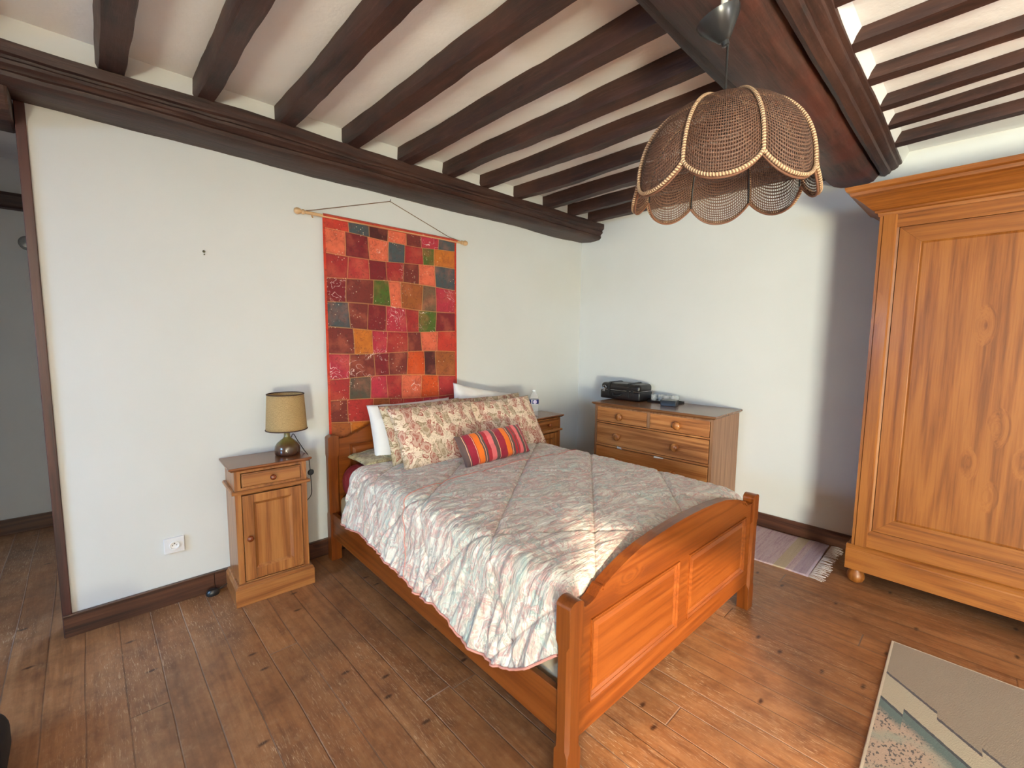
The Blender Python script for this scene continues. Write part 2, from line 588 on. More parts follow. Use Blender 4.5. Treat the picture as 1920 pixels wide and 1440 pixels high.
# moulded beam along the bed wall: profile (y, z)
P = [(0.0, 2.441), (-.05, 2.437), (-.12, 2.435), (-.19, 2.436), (-.225, 2.440), (-.245, 2.452), (-.250, 2.468), (-.243, 2.478), (-.252, 2.490),
     (-.264, 2.497), (-.266, 2.510), (-.258, 2.518), (-.262, 2.528), (-.275, 2.536), (-.277, 2.556), (-.277, 2.582), (-.14, 2.582), (0.0, 2.582)]
rough_beam('ceiling_beam', P, 'X', XL, -.004, m_beamX, 150, .014, 1,
           label='dark moulded oak beam running along the top of the bed wall', cat='beam')
# heavy central beam with side strips
P = [(-2.115, 2.60), (-2.125, 2.53), (-2.150, 2.505), (-2.19, 2.488), (-2.26, 2.478), (-2.33, 2.482), (-2.375, 2.505), (-2.405, 2.54),
     (-2.405, 2.62), (-2.26, 2.62)]
big = rough_beam('ceiling_beam', P, 'X', XL, -.004, m_beamW, 150, .016, 2,
                 label='widest rough ceiling beam, above the wicker pendant lamp', cat='beam')
P = [(-2.408, 2.515), (-2.425, 2.510), (-2.440, 2.520), (-2.452, 2.525), (-2.458, 2.539), (-2.474, 2.543), (-2.490, 2.553), (-2.494, 2.564),
     (-2.508, 2.570), (-2.511, 2.582), (-2.408, 2.586)]
tag(rough_beam('moulding', P, 'X', XL, -.004, m_beamX, 120, .006, 3), 'carved moulding strip along the wardrobe side').parent = big
P = [(-2.060, 2.567), (-2.085, 2.560), (-2.112, 2.566), (-2.112, 2.60), (-2.060, 2.60)]
rough_beam('edge_strip', P, 'X', XL, -.004, m_beamX, 120, .006, 4).parent = big

# the plaster lies lower on the wardrobe side of the wide beam
struct('ceiling', MB().box(XL, YR, ZC2, 0, -2.53, ZC + .005), m_ceil)
# white plaster between the joists, on top of the beams
b = MB().box(XL, -.235, 2.57, 0, 0, ZC)
struct('wall_infill', b, m_wall)
b = MB().prism([(-2.08, 2.578), (-2.08, ZC), (-2.60, ZC), (-2.60, ZC2 + .002), (-2.536, ZC2 + .002), (-2.512, 2.584), (-2.505, 2.578)], 'X', XL, 0)
struct('wall_infill', b, m_wall)

JL = [(-3.687, -3.587), (-3.337, -3.252), (-2.977, -2.896), (-2.611, -2.523), (-2.243, -2.166), (-1.901, -1.831), (-1.555, -1.495),
      (-1.203, -1.148), (-.865, -.798), (-.523, -.462), (-.216, -.157)]
JL = [(-4.44, -4.36), (-4.11, -4.03)] + JL
ords = ['first', 'second', 'third', 'fourth', 'fifth', 'sixth', 'seventh', 'eighth', 'ninth', 'tenth', 'eleventh']
GL = 'ceiling joists above the bed'
for i, (x0, x1) in enumerate(JL):
    h = ZC + .002
    P = [(x0, h), (x0 - .004, ZB + .03), (x0 + .006, ZB + .004), (x1 - .006, ZB), (x1 + .004, ZB + .03), (x1, h)]
    P = list(reversed(P))
    if i < 2:
        lab = 'dark wooden joist left of all those meeting the bed wall' if i else 'dark joist furthest out over the left passage'
    elif i == 2:
        lab = 'dark ceiling joist nearest the left edge of the photo, over the bed side'
    elif i == 12:
        lab = 'shortest visible dark joist at the far corner, nearest the chest of drawers wall'
    else:
        lab = '%s dark ceiling joist from the left over the bed side' % ords[i - 2]
    rough_beam('ceiling_joist', P, 'Y', -2.10, -.22, m_beamY, 46, .014, 10 + i, label=lab, cat='joist', group=GL)
JR = [-2.90, -2.56, -2.22, -1.88, -1.54, -1.21, -.88, -.606, -.318]
ordr = {4: 'first full', 5: 'second', 6: 'third', 7: 'fourth'}
for i, x1 in enumerate(JR):
    x0 = x1 - .068
    h = ZC2 + .004
    P = [(x0 + .01, h), (x0 - .001, ZB + .03), (x0 + .004, ZB + .004), (x1 - .004, ZB), (x1 + .003, ZB + .03), (x1, h)]
    P = list(reversed(P))
    if i < 4:
        lab = 'dark joist past the wide beam, %s from the top of the photo edge' % ['fourth out', 'third out', 'second out', 'first out'][i]
    elif i == 8:
        lab = 'dark joist closest to the wall above the wardrobe'
    else:
        lab = '%s dark joist from the top on the wardrobe side of the beam' % ordr[i]
    rough_beam('ceiling_joist', P, 'Y', YR, -2.47, m_beamY, 50, .010, 40 + i, skew={6: -.10, 7: -.14, 8: -.12}.get(i, 0.0), label=lab, cat='joist', group='ceiling joists on the wardrobe side')
# stub of timber under the beam at the free wall end
b = MB()
b.prism([(-.19, 2.45), (-.19, 2.40), (-.15, 2.352), (-.06, 2.338), (.11, 2.338), (.11, 2.45)], 'X', -4.075, -3.95)
tag(b.build('beam_bracket', m_beamX, bevel=.01), 'dark timber bracket under the beam at the top left wall end', 'bracket')

# frame of the glazed door (behind the camera, standing open)
m_white = plain('white_paint', (.75, .74, .72), .5)
b = MB()
b.box(XL - .10, DY0, 0, XL - .03, DY0 + .05, DZ).box(XL - .10, DY1 - .05, 0, XL - .03, DY1, DZ).box(XL - .10, DY0, DZ - .05, XL - .03, DY1, DZ)
struct('door_1', b, m_white)
b = MB()
b.box(XL - .10, SY0, SZ0, XL - .03, SY0 + .05, SZ1).box(XL - .10, SY1 - .05, SZ0, XL - .03, SY1, SZ1)
b.box(XL - .10, SY0, SZ1 - .05, XL - .03, SY1, SZ1).box(XL - .10, SY0, SZ0, XL - .03, SY1, SZ0 + .05).box(XL - .09, -1.18, SZ0, XL - .04, -1.12, SZ1)
struct('window_1', b, m_white)
b = MB()
b.box(RX0, YR - .09, RZ0, RX0 + .05, YR - .04, RZ1).box(RX1 - .05, YR - .09, RZ0, RX1, YR - .04, RZ1)
b.box(RX0, YR - .09, RZ0, RX1, YR - .04, RZ0 + .05).box(RX0, YR - .09, RZ1 - .05, RX1, YR - .04, RZ1).box(-2.93, YR - .09, RZ0, -2.87, YR - .04, RZ1)
struct('added_window', b, m_white)  # frame of the invented rear opening, added with the ceiling fill

# ------------------------------------------------------------ small things on the walls
m_soc = plain('socket_plastic', (.72, .72, .74), .35)
m_soc2 = plain('socket_insert', (.86, .86, .86), .3)
m_blk = plain('black_plastic', (.012, .012, .013), .35)
s_ = thing('wall_socket', 'white electrical wall socket left of the nightstand', 'socket', (-3.505, 0, .325))
b = MB().box(-.045, -.013, -.042, .045, 0, .042)
b.build('plate', m_soc, s_, bevel=.003)
b = MB().lathe([(.0225, -.013), (.0225, -.019), (.019, -.019), (.018, -.0135)], axis='Y', n=28)
b.build('insert', m_soc2, s_, smooth=True)
b = MB().lathe([(.0024, -.012), (.0024, -.0145)], (-.009, 0, 0), 10, 'Y').lathe([(.0024, -.012), (.0024, -.0145)], (.009, 0, 0), 10, 'Y')
b.build('hole', m_blk, s_)
b = MB().lathe([(.0028, -.012), (.0028, -.0205), (.001, -.024)], (0, 0, .011), 12, 'Y')
b.build('pin', plain('pin_metal', (.25, .25, .25), .3, 1.0), s_)

b = MB().lathe([(.0, -.012), (.004, -.012), (.007, -.006), (.004, -.002), (.004, .004)], (0, 0, 0), 12, 'Y')
b.lathe([(.0, -.016), (.003, -.016), (.004, -.012), (.0025, -.004)], (0, 0, -.016), 10, 'Y')
o = b.build('picture_hook', plain('old_brass', (.10, .09, .05), .35, .8), smooth=True, loc=(-3.293, 0, 1.905))
tag(o, 'tiny dark picture hook alone on the white wall above the socket', 'hook')

b = MB().lathe([(.05, 0), (.05, -.03), (.036, -.055), (.0, -.06)], (0, 0, 0), 24, 'Y')
o = b.build('wall_light', plain('grey_glass', (.25, .27, .28), .2), smooth=True, loc=(-4.035, YH, 2.10))
tag(o, 'small round grey fitting on the passage wall below the lintel', 'wall fitting')

# ------------------------------------------------------------ tapestry
t = NT('patchwork_cloth')
at = t.n('ShaderNodeVertexColor', layer_name='patch')
uvn = t.uv()
us = t.n('ShaderNodeSeparateXYZ', {0: uvn})
co = t.obj()
c = at.outputs['Color']
mo = t.noise(co, 22, 4, .6).outputs[0]
c = t.mix(t.math('MULTIPLY', t.step(mo, .45, .78), .40), c, (.16, .02, .016))
c = t.mix(t.math('MULTIPLY', t.step(t.noise(t.map(co, (1, 1, 1), (4, 4, 4)), 9, 3).outputs[0], .5, .7), .25), c, (.75, .20, .10))
wv = t.noise(co, 700, 1).outputs[0]
c = t.mix(t.math('MULTIPLY', wv, .12), c, (.05, .01, .01))
# embroidery: thin curling pale lines and sequins
al = at.outputs['Alpha']
cn = t.noise(co, 15, 2, .5, .8).outputs[0]
line = t.math('SUBTRACT', 1.0, t.step(t.math('ABSOLUTE', t.math('SUBTRACT', t.math('FRACT', t.math('MULTIPLY', cn, 5.0)), .5)), .02, .05))
line = t.math('MULTIPLY', line, t.step(t.noise(t.map(co, (1, 1, 1), (9, 0, 2)), 8, 1).outputs[0], .5, .56))
c = t.mix(t.math('MULTIPLY', t.math('MULTIPLY', line, t.math('GREATER_THAN', al, .6)), .85), c, (.85, .68, .64))
sv = t.n('ShaderNodeTexVoronoi', {'Vector': co, 'Scale': 62.0})
sq = t.math('SUBTRACT', 1.0, t.step(sv.outputs['Distance'], .14, .22))
sq = t.math('MULTIPLY', sq, t.step(t.noise(t.map(co, (1, 1, 1), (2, 5, 1)), 9, 2).outputs[0], .54, .60))
pk = t.n('ShaderNodeSeparateColor', {0: sv.outputs['Color']}).outputs[1]
sq = t.math('MULTIPLY', sq, t.math('GREATER_THAN', pk, .30))
c = t.mix(t.math('MULTIPLY', sq, .8), c, (.72, .6, .45))
dk = t.math('SUBTRACT', 1.0, t.step(t.math('ABSOLUTE', t.math('SUBTRACT', t.math('FRACT', t.math('MULTIPLY', t.noise(co, 20, 2, .5, 1.0).outputs[0], 4.0)), .5)), .03, .09))
c = t.mix(t.math('MULTIPLY', dk, .35), c, (.05, .012, .012))
# gold stitching along each patch edge
ex = t.math('MINIMUM', us.outputs[0], t.math('SUBTRACT', 1.0, us.outputs[0]))
ey = t.math('MINIMUM', us.outputs[1], t.math('SUBTRACT', 1.0, us.outputs[1]))
em = t.math('MINIMUM', ex, ey)
dash = t.math('GREATER_THAN', t.math('SINE', t.math('MULTIPLY', t.math('ADD', us.outputs[0], us.outputs[1]), 150.0)), -.2)
st_ = t.math('MULTIPLY', t.math('SUBTRACT', 1.0, t.step(em, .012, .03)), dash)
c = t.mix(t.math('MULTIPLY', st_, .7), c, (.58, .33, .12))
c = t.mix(t.math('MULTIPLY', t.math('SUBTRACT', 1.0, t.step(t.math('ABSOLUTE', t.math('SUBTRACT', em, .045)), 0.0, .02)), .35), c, (.06, .01, .01))
t.col(c)
t.set(Roughness=.75, Sheen_Weight=.2)
t.bump(t.math('ADD', t.noise(co, 40, 3).outputs[0], t.math('MULTIPLY', em, .5)), .5, .004)
m_patch = t.m

PC = dict(s=(64, 78, 82), M=(70, 14, 16), o=(222, 104, 72), r=(160, 34, 34), R=(178, 44, 44), p=(180, 40, 62), g=(70, 96, 20), y=(196, 110, 24),
          c=(118, 10, 24), b=(112, 36, 28), t=(112, 84, 60), O=(208, 76, 10), k=(150, 12, 30), G=(76, 74, 62), n=(196, 52, 34), h=(156, 84, 30))
rows = [('nosMobps', 0), ('ocosrgy', 1), ('rRcrbos', 2), ('cbgohtp', 3), ('sbcprgc', 4), ('byprbon', 5), ('pbcbOMh', 6), ('rGprooR', 7), ('bRhrRpr', 8), ('hycRrcb', 9)]
rows[7] = ('rGproOR', 7)
rows[0] = ('nsMobps', 0)
EMB = {(0, 5), (1, 2), (2, 2), (2, 3), (3, 0), (3, 6), (4, 3), (4, 5), (5, 2), (6, 0), (6, 1), (6, 2), (7, 2), (7, 4), (1, 0)}
T0, T1 = -2.664, -1.627
zr = [2.200, 2.125, 1.985, 1.835, 1.662, 1.500, 1.340, 1.165, 1.008, .868, .72]
xf = [0, .145, .292, .42, .545, .69, .825, 1.0]


def yfold(x, z):
    return -.030 - .010 * noise.noise(Vector((x * 3.1, z * .9, 2))) - .004 * math.sin(x * 17 + noise.noise(Vector((x, z, 0))) * 3)


mb = MB()
cols = []
jit = random.Random(5)
nc = 7
gridx = [[T0 + .008 + (T1 - T0 - .016) * (xf[k] + (jit.uniform(-.022, .022) if 0 < k < nc else 0)) for k in range(nc + 1)] for _ in range(10)]
zj = [[zr[r] + (jit.uniform(-.010, .010) if r > 0 else 0) for k in range(nc + 1)] for r in range(11)]
for r in range(10):
    for k in range(nc):
        ch = rows[r][0][k]
        colr = srgb(*PC[ch])
        al = 1.0 if (r, k) in EMB else .3
        xa, xb = gridx[r][k], gridx[r][k + 1]
        N = 7

        def fn(u, v, xa=xa, xb=xb, r=r, k=k):
            x = xa + (xb - xa) * u
            gt = (x - T0) / (T1 - T0)
            za = zr[r] + .012 * math.sin(gt * 5 + r * 1.7) * (r > 0) + (.008 * (1 - gt) * r * .3)
            zb = zr[r + 1] + .012 * math.sin(gt * 5 + (r + 1) * 1.7) + (.008 * (1 - gt) * (r + 1) * .3)
            z = za + (zb - za) * v
            eg = lambda kk: .009 * math.sin(z * 9 + kk * 1.9) * (0 < kk < nc)
            x += eg(k) * (1 - u) + eg(k + 1) * u
            return (x, yfold(x, z), z)
        n0 = len(mb.f)
        mb.grid(fn, N, N, flip=True)
        cols += [(*colr, al)] * (len(mb.f) - n0)
# orange-red border strips down both sides
for (xa, xb) in ((T0, T0 + .016), (T1 - .016, T1)):
    n0 = len(mb.f)
    mb.grid(lambda u, v, xa=xa, xb=xb: (xa + (xb - xa) * u, yfold(xa + (xb - xa) * u, 2.2 - 1.48 * v) - .002, 2.2 - 1.48 * v), 2, 60, flip=True)
    for q in range(n0, len(mb.f)):
        mb.uv[q] = [(.5, .5)] * 4
    cols += [(*srgb(205, 52, 20), .3)] * (len(mb.f) - n0)
n0 = len(mb.f)
mb.grid(lambda u, v: (T0 + (T1 - T0) * u, -.030 - .016 * math.sin(PI * v) * (1 if v < 1 else 0), 2.195 + .03 * v), 30, 6, flip=False)
for q in range(n0, len(mb.f)): mb.uv[q] = [(.5, .5)] * 4
cols += [(*srgb(196, 56, 26), .3)] * (len(mb.f) - n0)
tp = thing('wall_hanging', 'red and orange patchwork wall hanging above the headboard', 'wall hanging', (0, 0, 0))
o = mb.build('cloth', m_patch, tp, smooth=True, angle=180)
ca = o.data.color_attributes.new('patch', 'FLOAT_COLOR', 'CORNER')
k = 0
for f_, cc in zip(mb.f, cols):
    for q in range(len(f_)):
        ca.data[k].color = cc
        k += 1
m_rod = wood('light_rod_wood', srgb(180, 136, 92), srgb(206, 164, 118), srgb(222, 184, 140), 'X', .4, 0)
prof = [(.0, -.655), (.012, -.653), (.019, -.642), (.020, -.632), (.015, -.618), (.009, -.612), (.015, -.606), (.015, -.598), (.0095, -.594), (.0095, .594), (.015, .598), (.015, .606),
        (.009, .612), (.015, .618), (.020, .632), (.019, .642), (.012, .653), (.0, .655)]
b = MB().lathe(prof, (-2.178, -.034, 2.207), 20, 'X')
b.build('rod', m_rod, tp, smooth=True)
b = MB().tube([(-2.762, -.034, 2.217), (-2.70, -.030, 2.236), (-2.19, -.012, 2.397), (-2.182, -.012, 2.397), (-1.70, -.03, 2.232), (-1.60, -.034, 2.217)], .0025, 8)
b.build('hanging_cord', plain('brown_cord', srgb(120, 92, 66), .9), tp, smooth=True)
b = MB().tube([(-2.186, 0, 2.40), (-2.186, -.02, 2.400), (-2.186, -.022, 2.41)], .002, 8)
b.build('nail', m_blk, tp)
b = MB().tube([(-2.725, -.02, 2.197), (-2.725, -.032, 2.188), (-2.725, -.036, 2.183)], .004, 8)
b.build('peg', m_rod, tp)


# ------------------------------------------------------------ nightstands
def framed_panel(b, x0, z0, x1, z1, y, fw, depth, bev=.018):
    """a recessed panel border: sloping moulding inside a frame opening, facing -y at plane y"""
    xi0, zi0, xi1, zi1 = x0 + bev, z0 + bev, x1 - bev, z1 - bev
    vs = [(x0, y, z0), (x1, y, z0), (x1, y, z1), (x0, y, z1), (xi0, y + depth, zi0), (xi1, y + depth, zi0), (xi1, y + depth, zi1), (xi0, y + depth, zi1)]
    fs = [(0, 1, 5, 4), (1, 2, 6, 5), (2, 3, 7, 6), (3, 0, 4, 7), (4, 5, 6, 7)]
    b._add(vs, fs)
    return b


def frame_rect(b, x0, z0, x1, z1, w_, y0, y1, wb=None, wt=None):
    wb = wb or w_
    wt = wt or w_
    b.box(x0, y0, z0, x0 + w_, y1, z1)
    b.box(x1 - w_, y0, z0, x1, y1, z1)
    b.box(x0 + w_, y0, z0, x1 - w_, y1, z0 + wb)
    b.box(x0 + w_, y0, z1 - wt, x1 - w_, y1, z1)
    return b


def moulded_slab(b, x0, x1, y0, y1, z0, z1, ov, back=True):
    """table top with an ogee edge on front and sides"""
    lev = [(0, z0), (ov * .35, z0), (ov * .75, z0 + (z1 - z0) * .35), (ov, z0 + (z1 - z0) * .55), (ov, z1 - .003), (ov - .003, z1)]
    vs, fs = [], []
    for o_, z in lev:
        vs += [(x0 - o_, y0 - o_, z), (x1 + o_, y0 - o_, z), (x1 + o_, y1, z), (x0 - o_, y1, z)]
    for j in range(len(lev) - 1):
        for i in range(4):
            k = (i + 1) % 4
            fs.append((j * 4 + i, j * 4 + k, (j + 1) * 4 + k, (j + 1) * 4 + i))
    fs.append((3, 2, 1, 0))
    n = 4 * (len(lev) - 1)
    fs.append((n, n + 1, n + 2, n + 3))
    return b._add(vs, fs)


def knob(name, x, z, y, r, parent, mat):
    prof = [(r * .62, 0), (r * .5, -.004), (r * .42, -.009), (r * .7, -.013), (r, -.019), (r * .98, -.025), (r * .7, -.031), (r * .2, -.033), (0, -.033)]
    b = MB().lathe([(a, h) for a, h in prof], (x, y, z), 20, 'Y')
    return b.build(name, mat, parent, smooth=True)


def nightstand(label, loc, rz, group):
    t_ = thing('nightstand', label, 'nightstand', loc, rz, group)
    W, Dp = .405, .285            # plinth width, depth; origin = plinth front-left corner on the floor
    # plinth
    b = MB().box(0, 0, 0, W, Dp, .098)
    b.prism([(0, .098), (W, .098), (W - .006, .106), (W - .012, .118), (.012, .118), (.006, .106)], 'Y', .001, Dp)
    b.build('plinth', m_nsX, t_, bevel=.003)
    B0, B1, F = .022, W - .022, .020
    b = MB()
    b.box(B0, F, .118, B0 + .03, F + .02, .742)
    b.box(B1 - .03, F, .118, B1, F + .02, .742)
    b.box(B0, F + .02, .118, B0 + .014, Dp, .742)
    b.box(B1 - .014, F + .02, .118, B1, Dp, .742)
    b.box(B0 + .014, Dp - .01, .118, B1 - .014, Dp, .742)
    b.box(B0 + .03, F, .727, B1 - .03, F + .02, .742)
    b.box(B0 + .03, F, .608, B1 - .03, F + .02, .648)
    b.box(B0 + .03, F, .112, B1 - .03, F + .02, .122)
    b.box(B0 + .014, F + .02, .62, B1 - .014, Dp - .01, .635)
    b.build('body', m_nsZ, t_, bevel=.002)
    # waist moulding
    b = MB()
    hz = .625
    pr_ = [(0, hz - .010), (-.012, hz - .009), (-.017, hz - .003), (-.017, hz + .003), (-.012, hz + .009), (0, hz + .010)]
    b.prism([(F + y_, z_) for y_, z_ in pr_], 'X', B0 - .016, B1 + .016)
    b.prism([(B0 + y_, z_) for y_, z_ in pr_], 'Y', F, Dp)
    b.prism([(B1 - y_, z_) for y_, z_ in pr_], 'Y', F, Dp)
    b.build('waist_moulding', m_nsX, t_, bevel=.002)
    b = MB()
    moulded_slab(b, B0 - .004, B1 + .004, F - .002, Dp, .742, .764, .022)
    b.build('top', m_nsD, t_)
    # drawer
    x0, x1, z0, z1 = B0 + .034, B1 - .034, .650, .724
    b = MB().box(x0, F - .006, z0, x1, F + .016, z1)
    b.box(x0 + .004, F - .012, z0 + .004, x1 - .004, F - .006, z1 - .004)
    d = b.build('drawer', m_nsX, t_, bevel=.004)
    knob('knob', (x0 + x1) / 2 + .0, (z0 + z1) / 2, F - .012, .0155, d, m_knob)
    # door
    x0, x1, z0, z1 = B0 + .033, B1 - .033, .128, .603
    b = frame_rect(MB(), x0, z0, x1, z1, .052, F - .004, F + .014, .06, .045)
    dr = b.build('door', m_nsZ, t_, bevel=.002)
    b = MB()
    framed_panel(b, x0 + .052, z0 + .06, x1 - .052, z1 - .045, F - .006, 0, .012, .014)
    b.box(x0 + .05, F + .0075, z0 + .058, x1 - .05, F + .012, z1 - .043)
    b.build('panel', m_nsZ, dr)
    knob('knob', x0 + .026, .368, F - .004, .016, dr, m_knob)
    return t_


ns1 = nightstand('brown pine nightstand with small table lamp, left of the bed', (-3.289, -.300, 0), -.042, 'matching nightstands beside the bed')
ns2 = nightstand('brown pine nightstand with a water bottle, right of the bed', (-1.025, -.318, 0), 0.0, 'matching nightstands beside the bed')

# ------------------------------------------------------------ table lamp
tl = thing('table_lamp', 'small table lamp with woven raffia shade and brown ceramic base', 'lamp', (-2.962, -.165, .764))
b = MB().lathe([(.058, 0), (.066, .004), (.0685, .014), (.069, .034), (.066, .052), (.055, .070), (.036, .086), (.022, .097), (.0165, .108), (.0155, .128), (.018, .134), (.018, .140), (.010, .142)], n=40)
t = NT('brown_green_ceramic')
z_ = t.n('ShaderNodeSeparateXYZ', {0: t.obj()}).outputs[2]
zz = t.math('ADD', z_, t.math('MULTIPLY', t.math('SUBTRACT', t.noise(t.obj(), 18, 3).outputs[0], .5), .05))
t.col(t.ramp(t.math('MULTIPLY', zz, 7.0), [(.15, srgb(62, 38, 28)), (.42, srgb(78, 56, 32)), (.6, srgb(104, 92, 48)), (1, srgb(112, 104, 60))]))
t.set(Roughness=.22, Coat_Weight=.4)
b.build('base', t.m, tl, smooth=True, angle=60)
t = NT('raffia')
uvs = t.n('ShaderNodeSeparateXYZ', {0: t.uv()})
fu = t.math('SINE', t.math('MULTIPLY', uvs.outputs[0], 2 * PI * 130))
fv = t.math('SINE', t.math('MULTIPLY', uvs.outputs[1], 2 * PI * 42))
wv = t.math('MULTIPLY', fu, fv)
n_ = t.noise(t.map(t.uv(), (40, 6, 1)), 5, 3).outputs[0]
n2_ = t.noise(t.map(t.uv(), (6, 40, 1)), 5, 3).outputs[0]
f = t.math('ADD', t.math('MULTIPLY', wv, .22), t.math('MULTIPLY_ADD', n_, .5, t.math('MULTIPLY', n2_, .5)))
c = t.ramp(f, [(.25, srgb(150, 118, 74)), (.5, srgb(208, 174, 120)), (.75, srgb(230, 204, 154))])
t.col(c)
t.set(Roughness=.8)
t.bump(wv, .6, .002)
tr = t.n('ShaderNodeBsdfTranslucent', {0: c})
mx = t.n('ShaderNodeMixShader', {0: .3, 1: t.b.outputs[0], 2: tr.outputs[0]})
t.t.links.new(mx.outputs[0], t.out.inputs[0])
m_raf = t.m
b = MB()
RB, RTp, z0, z1 = .110, .0975, .150, .357
b.grid(lambda u, v: ((RB + (RTp - RB) * v) * math.cos(2 * PI * u), (RB + (RTp - RB) * v) * math.sin(2 * PI * u), z0 + (z1 - z0) * v), 64, 10)
sh = b.build('lamp_shade', m_raf, tl, smooth=True, angle=180, solid=.002)
m_band = plain('dark_brown_band', srgb(60, 34, 22), .7)
for r_, z in ((RB, z0), (RTp, z1)):
    b = MB().tube([(r_ * math.cos(2 * PI * i / 64), r_ * math.sin(2 * PI * i / 64), z) for i in range(64)], .0032, 8, closed=True)
    b.build('edge_band', m_band, sh, smooth=True)
b = MB().lathe([(.012, .140), (.012, .175), (.006, .176)], n=16)
for a in (0, 2 * PI / 3, 4 * PI / 3):
    b.tube([(0, 0, .172), (RB * .97 * math.cos(a), RB * .97 * math.sin(a), .156)], .0015, 6)
b.build('bulb_holder', m_band, tl, smooth=True)
cordp = [(-2.93, -.10, .80), (-2.915, -.115, .87), (-2.895, -.135, .83), (-2.872, -.17, .775), (-2.858, -.20, .74), (-2.856, -.21, .68), (-2.855, -.215, .64), (-2.852, -.215, .56), (-2.85, -.2, .50),
         (-2.857, -.13, .44), (-2.86, -.06, .40), (-2.862, -.028, .20), (-2.862, -.03, .03)]


def smooth_path(pts, n=6):
    pts = [Vector(p) for p in pts]
    out = []
    for i in range(len(pts) - 1):
        p0, p1, p2, p3 = pts[max(i - 1, 0)], pts[i], pts[i + 1], pts[min(i + 2, len(pts) - 1)]
        for k in range(n):
            t_ = k / n
            out.append(.5 * ((2 * p1) + (-p0 + p2) * t_ + (2 * p0 - 5 * p1 + 4 * p2 - p3) * t_ ** 2 + (-p0 + 3 * p1 - 3 * p2 + p3) * t_ ** 3))
    out.append(pts[-1])
    return out


loc = Vector((-2.962, -.165, .764))
b = MB().tube([p - loc for p in smooth_path(cordp)], .0026, 8)
b.build('power_cord', m_blk, tl, smooth=True)
b = MB().lathe([(.0, -.008), (.014, -.007), (.019, 0), (.014, .007), (.0, .008)], (-2.855 + 2.962, -.222 + .165, .645 - .764), 20, 'Y')
o = b.build('cord_switch', m_blk, tl, smooth=True)

# adaptor lying on the floor against the skirting
b = MB().lathe([(.0, 0), (.030, 0), (.034, .008), (.032, .022), (.022, .032), (.0, .034)], n=20)
o = b.build('power_adaptor', m_blk, smooth=True, loc=(-3.352, -.055, 0))
o.scale = (1, .75, 1)
tag(o, 'black power plug on the floor by the skirting left of the nightstand', 'plug')
b = MB().tube(smooth_path([(-.0, 0, .006), (.02, -.002, .022), (.055, .012, .03), (.09, .02, .01)]), .0025, 6)
q = b.build('cord', m_blk, o)
q.location = (.02, .01, .0)

# ------------------------------------------------------------ bed
BC = (-1.962, -1.122, 0)
BR = -.028
bed = thing('double_bed', 'double bed with honey pine headboard and arched footboard', 'bed', BC, BR)
HW, F0, F1 = .775, -1.035, 1.035


def chamfer_post(b, x0, x1, y0, y1, z0, z1, cz0, cz1, c=.012, dome=.022):
    """square post, chamfered corners between cz0 and cz1, rounded cap"""
    def ring(z, cc):
        return [(x0 + cc, y0, z), (x1 - cc, y0, z), (x1, y0 + cc, z), (x1, y1 - cc, z), (x1 - cc, y1, z), (x0 + cc, y1, z), (x0, y1 - cc, z), (x0, y0 + cc, z)]
    e = .0015
    lv = [(z0, e), (cz0, e), (cz0 + .02, c), (cz1 - .02, c), (cz1, e), (z1 - dome, e)]
    rings = [ring(z, cc) for z, cc in lv]
    cx, cy = (x0 + x1) / 2, (y0 + y1) / 2
    # barrel-rounded cap across x
    vs = [p for r in rings for p in r]
    fs = []
    for j in range(len(rings) - 1):
        for i in range(8):
            k = (i + 1) % 8
            fs.append((j * 8 + i, j * 8 + k, (j + 1) * 8 + k, (j + 1) * 8 + i))
    fs.append(tuple(range(7, -1, -1)))
    b._add(vs, fs)
    hw = (x1 - x0) / 2
    prof = [(x0, z1 - dome)] + [(cx - hw * math.cos(a), z1 - dome + dome * math.sin(a)) for a in [PI * k / 12 for k in range(1, 12)]] + [(x1, z1 - dome)]
    b.prism(prof, 'Y', y0, y1)
    return b


# footboard profile (x from left post inner edge, z of top), symmetric
FT = [(-.710, .596), (-.690, .592), (-.665, .594), (-.640, .602), (-.622, .616), (-.607, .627), (-.598, .629), (-.597, .622), (-.585, .630), (-.56, .640), (-.52, .654), (-.45, .674), (-.36, .692),
      (-.25, .704), (-.12, .711), (0, .713)]
FT = FT + [(-x, z) for x, z in reversed(FT[:-1])]


